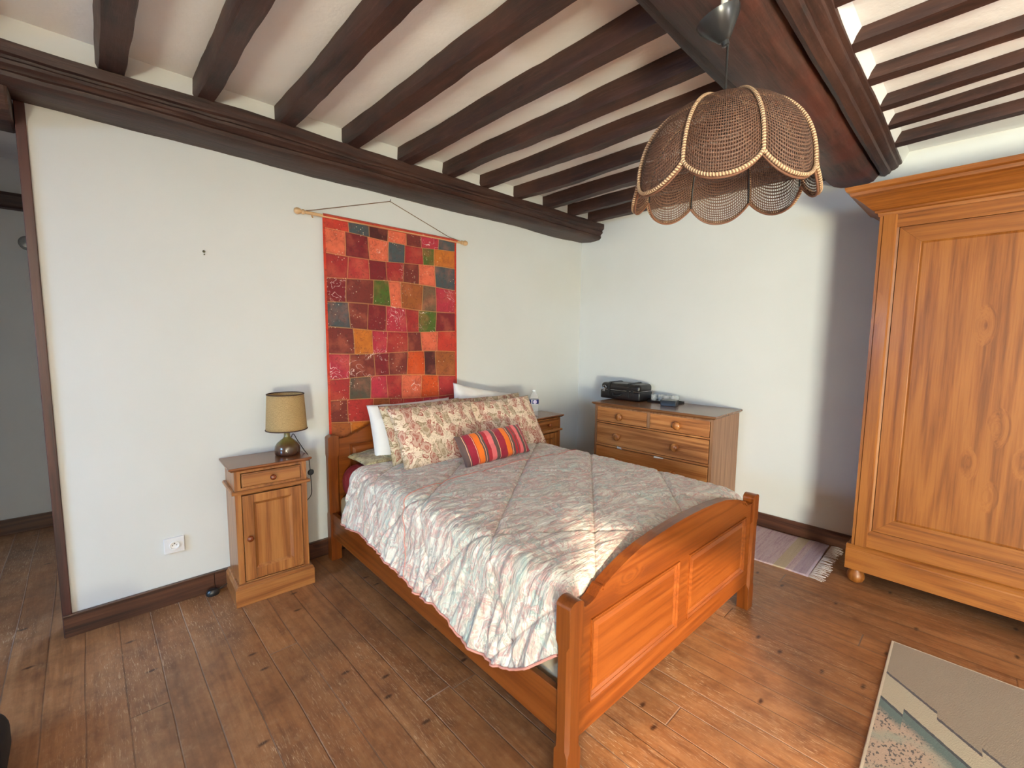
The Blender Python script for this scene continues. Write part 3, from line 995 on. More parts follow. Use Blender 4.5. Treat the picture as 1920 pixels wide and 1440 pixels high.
def board(parent, top, zb, y0, y1, dz, panels, stile, name, mat):
    """arched board with rectangular openings, top = profile polyline, dz = added height"""
    b = MB()
    xs = sorted(set([x for x, z in top] + [p for q in panels for p in (q[0], q[1])]))

    def topz(x):
        for (xa, za), (xb, zb_) in zip(top, top[1:]):
            if xa <= x <= xb: return za + (zb_ - za) * ((x - xa) / (xb - xa) if xb > xa else 0) + dz
        return top[-1][1] + dz
    pz0, pz1 = panels[0][2], panels[0][3]
    # upper strip above the panels following the arch
    n = 90
    X0, X1 = top[0][0], top[-1][0]
    poly = [(X0, pz1)] + [(x, z + dz) for x, z in top] + [(X1, pz1)]
    # triangulate as strips
    for (xa, za), (xb, zb_) in zip(top, top[1:]):
        b.prism([(xa, pz1), (xb, pz1), (xb, zb_ + dz), (xa, za + dz)], 'Y', y0, y1) if xb - xa > 1e-6 else None
    b.box(X0, y0, zb, X1, y1, pz0)
    edges = [X0] + [p for q in panels for p in (q[0], q[1])] + [X1]
    for i in range(0, len(edges), 2):
        b.box(edges[i], y0, pz0, edges[i + 1], y1, pz1)
    me = b
    o = me.build(name, mat, parent)
    w_ = o.modifiers.new('weld', 'WELD')
    w_.merge_threshold = .0002
    for q in panels:
        bb = MB()
        x0, x1, z0, z1 = q
        # bolection moulding + raised field
        framed_panel(bb, x0 - .012, z0 - .012, x1 + .012, z1 + .012, y0 - .006, 0, .013, .022)
        bb.box(x0 - .012, y0 - .006, z0 - .012, x0 - .010, y0 + .003, z1 + .012)
        bb.box(x1 + .010, y0 - .006, z0 - .012, x1 + .012, y0 + .003, z1 + .012)
        bb.box(x0 - .012, y0 - .006, z1 + .010, x1 + .012, y0 + .003, z1 + .012)
        bb.box(x0 - .012, y0 - .006, z0 - .012, x1 + .012, y0 + .003, z0 - .010)
        m_ = .030
        vs = [(x0 + .012, y0 + .006, z0 + .012), (x1 - .012, y0 + .006, z0 + .012), (x1 - .012, y0 + .006, z1 - .012), (x0 + .012, y0 + .006, z1 - .012),
              (x0 + m_, y0 + .0005, z0 + m_), (x1 - m_, y0 + .0005, z0 + m_), (x1 - m_, y0 + .0005, z1 - m_), (x0 + m_, y0 + .0005, z1 - m_)]
        bb._add(vs, [(0, 1, 5, 4), (1, 2, 6, 5), (2, 3, 7, 6), (3, 0, 4, 7), (4, 5, 6, 7)])
        bb.box(x0 - .002, y1 - .008, z0 - .002, x1 + .002, y1 - .004, z1 + .002)
        bb.build('panel', m_bedX, o)
    return o


fb = board(bed, FT, .148, F0 + .014, F0 + .040, 0, [(-.64, -.075, .255, .525), (.035, .63, .255, .525)], .07, 'footboard', m_bedX)
# cap mouldings along the arch (front edge is darker in the photograph because it turns away)
b = MB()
for (xa, za), (xb, zb_) in zip(FT, FT[1:]):
    if xb - xa < .002: continue
    b.prism([(xa, za - .004), (xb, zb_ - .004), (xb, zb_ + .006), (xa, za + .006)], 'Y', F0 + .008, F0 + .050)
b.build('top_rail', m_bedX, fb)
b = MB()
chamfer_post(b, -HW, -HW + .068, F0, F0 + .058, 0, .640, .12, .50)
b.build('post', m_bedZ, bed, smooth=True, angle=30)
b = MB()
chamfer_post(b, HW - .068, HW, F0, F0 + .058, 0, .640, .12, .50)
b.build('post', m_bedZ, bed, smooth=True, angle=30)
HT = [(-.710, .800), (-.68, .797), (-.65, .799), (-.62, .808), (-.597, .822), (-.585, .828), (-.58, .822), (-.55, .838), (-.5, .860), (-.42, .888), (-.3, .918), (-.15, .938), (0, .945)]
HT = HT + [(-x, z) for x, z in reversed(HT[:-1])]
hb = board(bed, HT, .25, F1 - .044, F1 - .018, 0, [(-.62, -.04, .40, .74), (.04, .62, .40, .74)], .07, 'headboard', m_bedX)
for sx in (-1, 1):
    b = MB()
    x0, x1 = (-HW, -HW + .068) if sx < 0 else (HW - .068, HW)
    chamfer_post(b, x0, x1, F1 - .060, F1, 0, .826, .30, .70)
    b.build('post', m_bedZ, bed, smooth=True, angle=30)
    b = MB()
    xa = -HW + .012 if sx < 0 else HW - .037
    b.box(xa, F0 + .055, .158, xa + .025, F1 - .055, .318)
    b.build('side_rail', m_bedY, bed, bevel=.003)
b = MB().box(-.72, F0 + .06, .17, .72, F1 - .06, .22)
b.build('slat_base', m_bedX, bed)
# mattresses
m_off = plain('cream_ticking', srgb(196, 182, 158), .9, bump=.4, var=.15)
t = NT('red_sheet')
n_ = t.noise(t.obj(), 14, 4, .6).outputs[0]
t.col(t.mix(n_, srgb(150, 28, 30), srgb(96, 14, 20)))
t.set(Roughness=.8)
t.bump(t.noise(t.obj(), 25, 3).outputs[0], .8, .01)
m_red = t.m


def soft_box(b, x0, y0, z0, x1, y1, z1, r, n=6, amp=0.0, seed=0):
    """box with rounded vertical side section and corners (superellipsoid style)"""
    cx, cy, cz = (x0 + x1) / 2, (y0 + y1) / 2, (z0 + z1) / 2
    hx, hy, hz = (x1 - x0) / 2, (y1 - y0) / 2, (z1 - z0) / 2
    bx = bpy.data.meshes.new('tmp')
    import bmesh
    bm = bmesh.new()
    bmesh.ops.create_cube(bm, size=2.0)
    bmesh.ops.scale(bm, vec=(hx, hy, hz), verts=bm.verts)
    bmesh.ops.bevel(bm, geom=list(bm.edges), offset=r, segments=n, profile=.5, affect='EDGES')
    bm.verts.ensure_lookup_table()
    vs = [(v.co.x + cx, v.co.y + cy, v.co.z + cz) for v in bm.verts]
    fs = [[v.index for v in f.verts] for f in bm.faces]
    bm.free()
    bpy.data.meshes.remove(bx)
    return b._add(vs, fs)


mt = soft_box(MB(), -.715, F0 + .066, .221, .715, F1 - .062, .420, .03)
o = mt.build('mattress', m_off, smooth=True, angle=60)
o.location = BC
o.rotation_euler = (0, 0, BR)
tag(o, 'cream box mattress lying between the bed rails under the red one', 'mattress')
mt = soft_box(MB(), -.725, F0 + .068, .421, .725, F1 - .070, .640, .095, 8)
o = mt.build('mattress', m_red, smooth=True, angle=60)
o.location = BC
o.rotation_euler = (0, 0, BR)
tag(o, 'mattress in a red sheet showing at the head of the bed', 'mattress')

# bedspread: two-layer crinkled quilt
t = NT('paisley_quilt')
uv = t.uv()                     # metres across (u) and along (v)
d1 = t.noise(t.map(uv, (1, 1, 1)), 5, 3, .5).outputs[1]
dv = t.n('ShaderNodeVectorMath', {0: d1, 1: (.5, .5, .5)}, operation='SUBTRACT').outputs[0]
dv = t.n('ShaderNodeVectorMath', {0: dv, 'Scale': .35}, operation='SCALE').outputs[0]
wp = t.n('ShaderNodeVectorMath', {0: uv, 1: dv}, operation='ADD').outputs[0]
na = t.noise(t.map(wp, (.75, 1.25, 1)), 5.0, 4, .55, .6).outputs[0]
nb = t.noise(t.map(wp, (.7, 1.6, 1), (7, 3, 0)), 7, 4, .6, .6).outputs[0]
mint, crm, pnk, tau, pale = srgb(180, 204, 196), srgb(226, 220, 206), srgb(216, 162, 156), srgb(184, 174, 160), srgb(242, 238, 226)
base = t.ramp(na, [(.30, mint), (.37, crm), (.42, tau), (.46, pnk), (.49, crm), (.53, pale), (.56, pnk), (.60, mint), (.64, crm), (.70, tau)])
fine = t.math('FRACT', t.math('MULTIPLY', nb, 9.0))
c = t.mix(t.math('MULTIPLY', t.math('SUBTRACT', 1.0, t.step(t.math('ABSOLUTE', t.math('SUBTRACT', fine, .5)), .05, .16)), .65), base, pale)
ff = t.math('FRACT', t.math('MULTIPLY', t.noise(t.map(wp, (.6, 1.6, 1), (1, 9, 0)), 7, 4, .6, .6).outputs[0], 6.0))
pinkm = t.math('MULTIPLY', t.math('SUBTRACT', 1.0, t.step(t.math('ABSOLUTE', t.math('SUBTRACT', ff, .5)), .05, .12)), .5)
c = t.mix(pinkm, c, srgb(184, 110, 104))
fg = t.math('FRACT', t.math('MULTIPLY', t.noise(t.map(wp, (.6, 1.6, 1), (13, 2, 0)), 7, 4, .6, .6).outputs[0], 6.0))
c = t.mix(t.math('MULTIPLY', t.math('SUBTRACT', 1.0, t.step(t.math('ABSOLUTE', t.math('SUBTRACT', fg, .5)), .05, .11)), .5), c, srgb(112, 134, 126))
c = t.mix(.22, c, srgb(206, 198, 184))
suv = t.n('ShaderNodeSeparateXYZ', {0: uv})
for sg in (1.0, -1.0):
    g = t.math('DIVIDE', t.math('ADD', t.math('MULTIPLY', suv.outputs[0], .8), t.math('MULTIPLY', suv.outputs[1], sg)), .52)
    dl = t.math('ABSOLUTE', t.math('SUBTRACT', t.math('FRACT', t.math('ADD', g, 20.5)), .5))
    c = t.mix(t.math('MULTIPLY', t.math('SUBTRACT', 1.0, t.step(dl, .004, .009)), .55), c, srgb(140, 120, 108))
t.col(c)
t.set(Roughness=.42, Sheen_Weight=.3)
cr = t.noise(t.map(uv, (10, 75, 1)), 1.0, 4, .6, .9).outputs[0]
t.bump(t.math('ADD', cr, t.math('MULTIPLY', t.noise(uv, 120, 3).outputs[0], .2)), .8, .014)
m_quilt = t.m
m_pipe = plain('pink_piping', srgb(206, 142, 130), .6)

HEM = [(-.30, .345), (-.425, .338), (-.614, .365), (-.883, .345), (-1.113, .318), (-1.163, .338), (-1.282, .312), (-1.414, .325), (-1.531, .310), (-1.587, .287), (-1.74, .284), (-1.83, .293), (-1.914, .320), (-1.989, .366),
       (-2.062, .43), (-2.16, .50)]


def hemz(yw):
    for (a, za), (b_, zb_) in zip(HEM, HEM[1:]):
        if b_ <= yw <= a: return za + (zb_ - za) * (yw - a) / (b_ - a)
    return HEM[0][1] if yw > HEM[0][0] else HEM[-1][1]


V0, V1 = .73, F0 + .056     # head end, foot end (local y)
S1 = .70


def top_h(x, y):
    base = .672 - .012 * ((V0 - y) / 1.7)
    crown = -.012 * (x / .7) ** 2
    e = min(1.0, max(0.0, (y - V1) / .10))
    foot = -.07 * (1 - math.sqrt(max(0, 1 - (1 - e) ** 2)))
    return base + crown + foot


def quilt(s, v):
    """s signed arc length across (-left ... +right), v local y -> point"""
    x = s
    y = v
    up = 1.0
    sh = .655
    R = .085
    side = 0.0
    zt = top_h(max(-sh, min(sh, s)), y)
    if abs(s) <= sh:
        p = Vector((s, y, zt))
        nrm = Vector((0, 0, 1))
        dr = 0.0
    else:
        sg = -1 if s < 0 else 1
        a = abs(s) - sh
        L1 = R * PI / 2
        if a < L1:
            th = a / R
            p = Vector((sg * (sh + R * math.sin(th)), y, zt - R * (1 - math.cos(th))))
            nrm = Vector((sg * math.sin(th), 0, math.cos(th)))
            dr = 0.0
        else:
            dr = a - L1
            fl = .26 if s < 0 else .08
            p = Vector((sg * (sh + R + dr * fl), y, zt - R - dr * .966))
            nrm = Vector((sg, 0, .2)).normalized()
    # wrinkles: ridges across the bed, running down the drape
    q = Vector((s * 2.6, v * 22, 3.0))
    w1_ = noise.noise(q + Vector((noise.noise(Vector((s * 3, v * 3, 0))) * 1.6, noise.noise(Vector((s * 4, v * 4, 9))) * 2.0, 0)))
    w2_ = noise.noise(Vector((s * 7 + v * 3, v * 34 + s * 6, 7)))
    w3_ = noise.noise(Vector((s * 3, v * 3.1, 17)))
    amp = .0045 + .010 * min(1, dr * 5) + (.003 if s < -.5 else 0)
    h = amp * w1_ * 1.1 + amp * .8 * w2_ + .006 * w3_ + .0030 * noise.noise(Vector((s * 12 + v * 9, v * 62 + s * 14, 3)))
    # quilting seams in large diamonds
    a_ = (s * .8 + v) / .52
    b_ = (s * .8 - v) / .52
    for g in (a_, b_):
        d = abs(g - round(g)) * .52 / 1.28
        h -= .010 * math.exp(-(d / .012) ** 2)
    # the upper layer ends across the bed at local y = yb(s)
    dd = v - yb(s)
    h += .011 / (1 + math.exp(max(-30, min(30, dd / .004)))) + .004 * math.exp(-(dd / .012) ** 2)
    return p + nrm * h


def yb(s):
    # edge of the upper quilt layer
    pts = [(-1.4, -.10), (-1.05, -.075), (-.85, .02), (-.72, .10), (-.6, .135), (-.45, .15), (0, .155), (.7, .15), (1.2, .14)]
    for (a, ya), (b_, y_b) in zip(pts, pts[1:]):
        if a <= s <= b_: return ya + (y_b - ya) * (s - a) / (b_ - a)
    return pts[0][1] if s < pts[0][0] else pts[-1][1]


def smax(v):
    yw = BC[1] + v + .7 * .028
    zt = top_h(-.655, v)
    hz = hemz(yw)
    return .655 + .085 * PI / 2 + max(.0, (zt - .085 - hz)) / .966


NU, NV = 300, 430
mb = MB()
vs = []
for j in range(NV + 1):
    v = V0 + (V1 - V0) * j / NV
    sl_ = -smax(v)
    sr_ = 1.02
    for i in range(NU + 1):
        s = sl_ + (sr_ - sl_) * i / NU
        vs.append(tuple(quilt(s, v)))
fs, uvs = [], []
for j in range(NV):
    v = V0 + (V1 - V0) * j / NV
    v2 = V0 + (V1 - V0) * (j + 1) / NV
    a1, a2 = -smax(v), -smax(v2)
    for i in range(NU):
        a = j * (NU + 1) + i
        fs.append((a, a + NU + 1, a + NU + 2, a + 1))
        U = lambda k, sl_: sl_ + (1.02 - sl_) * k / NU
        uvs.append([(U(i, a1), v), (U(i, a2), v2), (U(i + 1, a2), v2), (U(i + 1, a1), v)])
mb._add(vs, fs, uvs)
bs = thing('bedspread', 'crinkled pink, green and cream paisley quilt covering the bed', 'bedspread', BC, BR)
o = mb.build('quilt', m_quilt, bs, smooth=True, angle=180, solid=.008)
pp = []
for k in range(0, 121):
    v = V0 + (V1 - V0) * k / 120
    pp.append(quilt(-smax(v), v) + Vector((-.002, 0, -.002)))
MB().tube(pp, .0045, 8).build('hem_piping', m_pipe, bs, smooth=True)
pp = []
for k in range(0, 141):
    s = -smax(yb(-1.0)) + (.98 + smax(yb(-1.0))) * k / 140
    v = yb(s)
    p = quilt(s, v - .003)
    pp.append(p + Vector((-.001, 0, .002)))
MB().tube(pp, .0028, 8).build('layer_piping', m_pipe, bs, smooth=True)


# ------------------------------------------------------------ pillows
def pillow(name, mat, label, cat, c, w_, h_, th, lean, yaw=0.0, roll=0.0, group=None, seed=0, N=44, wr=.010, pinch=.05, uvs=(1, 1)):
    mb = MB()

    def side(sg):
        def fn(a, b_):
            u, v = a * 2 - 1, b_ * 2 - 1
            x = w_ / 2 * u * (1 - pinch * (1 - v * v))
            y = h_ / 2 * v * (1 - pinch * (1 - u * u))
            e = max(0, (1 - u * u)) * max(0, (1 - v * v))
            z = sg * th / 2 * (e ** .38)
            q = Vector((u * 2.3 + seed, v * 2.3, sg * 3 + seed))
            k = min(1, e * 4)
            z += sg * wr * noise.noise(q) * k + sg * wr * .5 * noise.noise(q * 3.1) * k
            y += .006 * noise.noise(Vector((u * 4 + seed, v * 2, 1)))
            return (x, y, z)
        return fn
    mb.grid(side(1), N, N, uvscale=uvs)
    mb.grid(side(-1), N, N, flip=True, uvscale=uvs)
    o = mb.build(name, mat, smooth=True, angle=180)
    w_ = o.modifiers.new('weld', 'WELD')
    w_.merge_threshold = .0005
    o.rotation_euler = (PI / 2 - lean, roll, yaw) if not roll else (0, 0, 0)
    if roll:
        o.rotation_euler = (Matrix.Rotation(yaw, 3, 'Z') @ Matrix.Rotation(PI / 2 - lean, 3, 'X') @ Matrix.Rotation(roll, 3, 'Z')).to_euler()
    o.location = c
    return tag(o, label, cat, group)


def fabric(name, col, rough=.85, bump=.5):
    t = NT(name)
    n_ = t.noise(t.obj(), 6, 3).outputs[0]
    t.col(t.mix(n_, col, tuple(x * .9 for x in col)))
    t.set(Roughness=rough, Sheen_Weight=.2)
    t.bump(t.math('ADD', t.noise(t.obj(), 18, 3).outputs[0], t.math('MULTIPLY', t.noise(t.obj(), 300, 2).outputs[0], .05)), bump, .01)
    return t.m


m_wp = fabric('white_cotton', (.80, .78, .76))


def floral(name, base, red, olive):
    t = NT(name)
    uv = t.obj()
    d1 = t.noise(uv, 9, 2, .5).outputs[1]
    dv = t.n('ShaderNodeVectorMath', {0: d1, 1: (.5, .5, .5)}, operation='SUBTRACT').outputs[0]
    dv = t.n('ShaderNodeVectorMath', {0: dv, 'Scale': .10}, operation='SCALE').outputs[0]
    wp = t.n('ShaderNodeVectorMath', {0: uv, 1: dv}, operation='ADD').outputs[0]
    v1 = t.n('ShaderNodeTexVoronoi', {'Vector': t.map(wp, (1, .58, 0), rot=(0, 0, .7)), 'Scale': 15.0, 'Randomness': .9}, voronoi_dimensions='2D')
    d = v1.outputs['Distance']
    sepc = t.n('ShaderNodeSeparateColor', {0: v1.outputs['Color']})
    isred = t.math('GREATER_THAN', sepc.outputs[0], .42)
    motif = t.mix(isred, olive, red)
    rr = t.math('MULTIPLY_ADD', sepc.outputs[1], .16, .30)
    rr = t.math('ADD', rr, t.math('MULTIPLY', t.math('SUBTRACT', t.noise(uv, 55, 2).outputs[0], .5), .5))
    inside = t.math('LESS_THAN', d, rr)
    core = t.math('LESS_THAN', d, t.math('MULTIPLY', rr, .45))
    ringo = t.math('MULTIPLY', t.math('GREATER_THAN', d, t.math('MULTIPLY', rr, .80)), inside)
    c = base
    # thin curling vines
    vn = t.noise(t.map(uv, (1, 1, 0)), 16, 2, .5, 1.4).outputs[0]
    vine = t.math('SUBTRACT', 1.0, t.step(t.math('ABSOLUTE', t.math('SUBTRACT', t.math('FRACT', t.math('MULTIPLY', vn, 8.0)), .5)), .07, .13))
    c = t.mix(t.math('MULTIPLY', vine, .75), c, t.mix(t.math('GREATER_THAN', t.noise(uv, 8, 1).outputs[0], .5), olive, red))
    v2 = t.n('ShaderNodeTexVoronoi', {'Vector': t.map(wp, (.55, 1, 0), (3, 1, 0), (0, 0, -.5)), 'Scale': 24.0, 'Randomness': .95}, voronoi_dimensions='2D')
    s2 = t.n('ShaderNodeSeparateColor', {0: v2.outputs['Color']})
    in2 = t.math('MULTIPLY', t.math('LESS_THAN', v2.outputs['Distance'], .30), t.math('GREATER_THAN', s2.outputs[1], .35))
    o2 = t.math('MULTIPLY', t.math('GREATER_THAN', v2.outputs['Distance'], .19), in2)
    m2 = t.mix(t.math('GREATER_THAN', s2.outputs[0], .5), olive, red)
    c = t.mix(t.math('MULTIPLY', in2, .35), c, m2)
    c = t.mix(o2, c, m2)
    soft = t.mix(.45, motif, base)
    c = t.mix(inside, c, soft)
    c = t.mix(ringo, c, motif)
    c = t.mix(t.math('MULTIPLY', core, .9), c, motif)
    hat = t.math('GREATER_THAN', t.math('SINE', t.math('MULTIPLY', t.noise(wp, 40, 1).outputs[0], 60.0)), .3)
    c = t.mix(t.math('MULTIPLY', t.math('MULTIPLY', hat, inside), .4), c, tuple(x * .8 for x in base))
    t.col(c)
    t.set(Roughness=.8, Sheen_Weight=.15)
    t.bump(t.noise(t.obj(), 14, 3).outputs[0], .5, .012)
    return t.m


m_flo = floral('paisley_cotton', srgb(228, 208, 186), srgb(160, 84, 70), srgb(150, 126, 96))
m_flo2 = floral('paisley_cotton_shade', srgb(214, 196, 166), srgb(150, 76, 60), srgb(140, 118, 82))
PG = 'paisley pillows on the bed'
pillow('pillow', m_wp, 'white pillow standing against the headboard, left end of the row', 'pillow', (-2.145, -.232, .815), .66, .40, .19, .26, seed=1, wr=.014)
pillow('pillow', m_wp, 'white pillow with a raised corner at the back right of the bed', 'pillow', (-1.50, -.215, .862), .60, .40, .15, .26, roll=-.21, seed=2, pinch=.07)
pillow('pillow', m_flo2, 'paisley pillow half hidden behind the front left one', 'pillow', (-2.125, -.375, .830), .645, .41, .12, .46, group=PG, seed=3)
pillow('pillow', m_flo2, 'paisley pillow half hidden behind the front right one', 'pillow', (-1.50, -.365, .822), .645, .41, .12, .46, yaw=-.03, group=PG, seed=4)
pillow('pillow', m_flo, 'front left paisley pillow, behind the striped cushion', 'pillow', (-2.115, -.505, .825), .66, .43, .12, .56, yaw=-.02, group=PG, seed=5)
pillow('pillow', m_flo, 'front right paisley pillow, nearest the water bottle', 'pillow', (-1.505, -.500, .815), .64, .42, .12, .56, yaw=-.03, group=PG, seed=6)
m_green = floral('green_paisley_cotton', srgb(190, 180, 140), srgb(140, 120, 90), srgb(110, 112, 76))
p = pillow('pillow', m_green, 'thin green paisley pillow lying flat under the white one at the left', 'pillow', (-2.30, -.215, .668), .58, .34, .06, PI / 2, seed=8)

# striped cushion
t = NT('striped_cushion_cloth')
sx = t.n('ShaderNodeSeparateXYZ', {0: t.obj()}).outputs[0]
u = t.math('MULTIPLY_ADD', sx, 1 / .56, .5)
gy, cr_, orr, mg, pk_, wt = srgb(92, 70, 66), srgb(150, 14, 48), srgb(236, 116, 18), srgb(170, 26, 44), srgb(224, 108, 112), srgb(226, 170, 140)
st = [(0, gy), (.055, wt), (.065, gy), (.075, cr_), (.165, wt), (.172, cr_), (.18, orr), (.255, gy), (.275, wt), (.283, gy), (.31, mg), (.36, pk_), (.43, gy), (.485, wt), (.495, cr_), (.60, orr), (.675, gy), (.69, wt), (.70, gy), (.735, mg),
      (.775, gy), (.79, mg), (.82, pk_), (.875, gy), (.915, wt), (.925, cr_), (.97, gy)]
c = t.ramp(u, st[:27], 'CONSTANT')
t.col(c)
t.set(Roughness=.75, Sheen_Weight=.2)
t.bump(t.noise(t.obj(), 16, 3).outputs[0], .4, .01)
pillow('cushion', t.m, 'small bolster cushion in crimson, orange and grey stripes', 'cushion', (-1.872, -.765, .757), .565, .215, .105, .60, yaw=-.015, roll=.03, seed=9, wr=.006, pinch=.03)

# ------------------------------------------------------------ water bottle
t = NT('clear_plastic')
t.col((.85, .88, .92))
t.set(Roughness=.05, Alpha=.24, Coat_Weight=.5)
m_clear = t.m
bt = thing('water_bottle', 'clear plastic water bottle with a blue and white label', 'bottle', (-.895, -.200, .764))
pf = [(.0, 0), (.030, 0), (.040, .006), (.042, .014)]
z = .014
while z < .105:
    pf += [(.042, z), (.0395, z + .004), (.042, z + .008)]
    z += .014
pf += [(.042, .112), (.042, .168), (.040, .180), (.034, .198), (.024, .216), (.015, .228), (.013, .232), (.013, .238), (.0, .238)]
MB().lathe(pf, n=36).build('bottle_body', m_clear, bt, smooth=True, angle=180)
t = NT('bottle_label')
at_ = t.n('ShaderNodeSeparateXYZ', {0: t.uv()})
uu, vv = at_.outputs[0], at_.outputs[1]
blue = srgb(20, 34, 110)
du = t.math('MULTIPLY', t.math('SUBTRACT', uu, .655), 2 * PI * .042)
dvv = t.math('MULTIPLY', t.math('SUBTRACT', vv, .5), .045)
rad = t.math('SQRT', t.math('ADD', t.math('MULTIPLY', du, du), t.math('MULTIPLY', dvv, dvv)))
c = t.mix(t.math('LESS_THAN', rad, .017), blue, srgb(206, 200, 226))
c = t.mix(t.math('LESS_THAN', rad, .013), c, srgb(184, 172, 214))
band = t.math('LESS_THAN', t.math('ABSOLUTE', t.math('SUBTRACT', uu, .545)), .018)
c = t.mix(band, c, (.8, .8, .85))
ed = t.math('GREATER_THAN', t.math('ABSOLUTE', t.math('SUBTRACT', vv, .5)), .46)
c = t.mix(ed, c, (.75, .75, .8))
t.col(c)
t.set(Roughness=.35)
m_lab = t.m
b = MB()
b.grid(lambda a, c_: (.0432 * math.cos(2 * PI * a), .0432 * math.sin(2 * PI * a), .118 + .045 * c_), 48, 2)
b.build('label', m_lab, bt, smooth=True, angle=180)
MB().lathe([(.0, .236), (.0155, .236), (.0155, .250), (.0, .250)], n=24).build('cap', plain('white_cap', (.75, .78, .8), .3), bt, smooth=True, angle=40)

bt.scale = (1, 1, .94)

# ------------------------------------------------------------ chest of drawers
dr_ = thing('chest_of_drawers', 'old pine chest of drawers against the right wall, case on top', 'chest of drawers', (-.545, -.615, 0), .015)
W_, DPT = 1.03, .52       # along -y, depth along +x. local: x 0..DPT, y 0..-W_
b = MB()
b.box(0, -.022, .0, DPT, 0, .884)
b.box(0, -W_, .0, DPT, -W_ + .022, .884)
b.box(DPT - .012, -W_ + .022, .05, DPT, -.022, .884)
b.box(.0, -W_ + .022, .862, DPT, -.022, .884)
b.build('carcass', m_drZ, dr_, bevel=.002)
b = MB()
for z0, z1 in ((.873, .884), (.732, .745), (.530, .545), (.305, .320), (.06, .09)):
    b = MB().box(0, -W_ + .022, z0, .02, -.022, z1)
    b.build('rail', m_drY, dr_, bevel=.002)
b = MB().box(0, -.515 - .012, .745, .02, -.515 + .012, .873)
b.build('divider', m_drZ, dr_, bevel=.002)
b = MB()
b.T = Matrix(((0, 1, 0, 0), (-1, 0, 0, 0), (0, 0, 1, 0), (0, 0, 0, 1)))   # rotate slab builder so its front faces -x
moulded_slab(b, .0, W_, .0, DPT, .884, .908, .022)
b.T = None
b.build('top', m_drT, dr_)
m_kn2 = wood('pale_knob_wood', srgb(120, 66, 30), srgb(164, 98, 48), srgb(190, 128, 72), 'Z', .25, 0)
drs = [(-.025, -.502, .747, .871), (-.528, -1.005, .747, .871), (-.025, -1.005, .547, .730), (-.025, -1.005, .322, .528), (-.025, -1.005, .092, .303)]
for k, (y0, y1, z0, z1) in enumerate(drs):
    b = MB().box(-.001 if k != 3 else -.004, y1 + .002, z0 + .002, .02, y0 - .002, z1 - .003)
    d = b.build('drawer', m_drY, dr_, bevel=.002)
    ks = [(y0 + y1) / 2] if k < 2 else [-.245, -.755]
    for ky in ks:
        zz_ = (z0 + z1) / 2 - .005
        prof = [(.020, 0), (.015, -.006), (.014, -.012), (.023, -.018), (.031, -.027), (.032, -.036), (.026, -.045), (.013, -.050), (.0, -.051)]
        bb = MB().lathe(prof, (0, ky, zz_), 22, 'X')
        bb.build('knob', m_kn2, d, smooth=True)
m_pap = plain('paper', (.78, .77, .74), .8)
b = MB()
b._add([(-.006, -.24, .530), (-.006, -.285, .527), (-.018, -.285, .546), (-.018, -.245, .551)], [(0, 1, 2, 3)])
o = b.build('paper_slip', m_pap, solid=.0008)
o.parent = None
o.location = dr_.location
o.rotation_euler = dr_.rotation_euler
tag(o, 'white paper slip in the drawer gap under the left knob', 'paper', 'paper slips stuck in the drawer gap')
b = MB()
b._add([(-.006, -.575, .516), (-.020, -.585, .520), (-.020, -.665, .524), (-.006, -.66, .528), (-.006, -.58, .531)], [(0, 1, 2, 3, 4)])
o = b.build('paper_slip', m_pap, solid=.0008)
o.location = dr_.location
o.rotation_euler = dr_.rotation_euler
tag(o, 'longer curled white paper slip in the middle of the drawer gap', 'paper', 'paper slips stuck in the drawer gap')

# instrument case
m_case = plain('black_leatherette', (.016, .013, .013), .32, bump=.3, var=.3)
m_chrome = plain('chrome_trim', (.55, .55, .55), .25, 1.0)
cs = thing('instrument_case', 'black hard case with chrome edge and straps, on the drawers', 'case', (-.172, -.690, .908), .015)
cx0, cx1, cy0, cy1 = -.115, .115, -.205, .205
b = soft_box(MB(), cx0, cy0, .004, cx1, cy1, .082, .012, 4)
b.build('case_bottom', m_case, cs, smooth=True, angle=50)
b = soft_box(MB(), cx0, cy0, .070, cx1, cy1, .150, .032, 6)
ld = b.build('lid', m_case, cs, smooth=True, angle=50)
b = MB().box(cx0 - .003, cy0 - .003, .084, cx1 + .003, cy1 + .003, .089)
b.build('metal_edge', m_chrome, cs, bevel=.001)
for yy in (-.09, .11):
    b = MB()
    pts = [(cx0 - .004, yy, .03), (cx0 - .004, yy, .12), (cx0 + .01, yy, .146), (cx0 + .03, yy, .1545), (cx1 - .03, yy, .1545), (cx1 - .01, yy, .146), (cx1 + .004, yy, .12)]
    for pa, pb in zip(pts, pts[1:]):
        b._add([(pa[0], yy - .012, pa[2]), (pa[0], yy + .012, pa[2]), (pb[0], yy + .012, pb[2]), (pb[0], yy - .012, pb[2])], [(0, 1, 2, 3)])
    b.build('strap', m_blk, cs, solid=.004)
b = MB().tube(smooth_path([(cx0 - .002, .065, .055), (cx0 - .018, .055, .042), (cx0 - .022, .02, .034), (cx0 - .018, -.015, .042), (cx0 - .002, -.025, .055)]), .007, 10)
b.build('handle', m_blk, cs, smooth=True)
for yy in (.165, -.13):
    b = MB().box(cx0 - .008, yy - .012, .066, cx0, yy + .012, .102)
    b.build('latch', m_chrome if yy > 0 else m_blk, cs, bevel=.002)
b = MB().tube([(cx0 - .009, .155 + .018 * math.cos(a), .105 + .018 * math.sin(a)) for a in [2 * PI * i / 20 for i in range(20)]], .0025, 8, closed=True)
b.build('ring', m_chrome, cs, smooth=True)

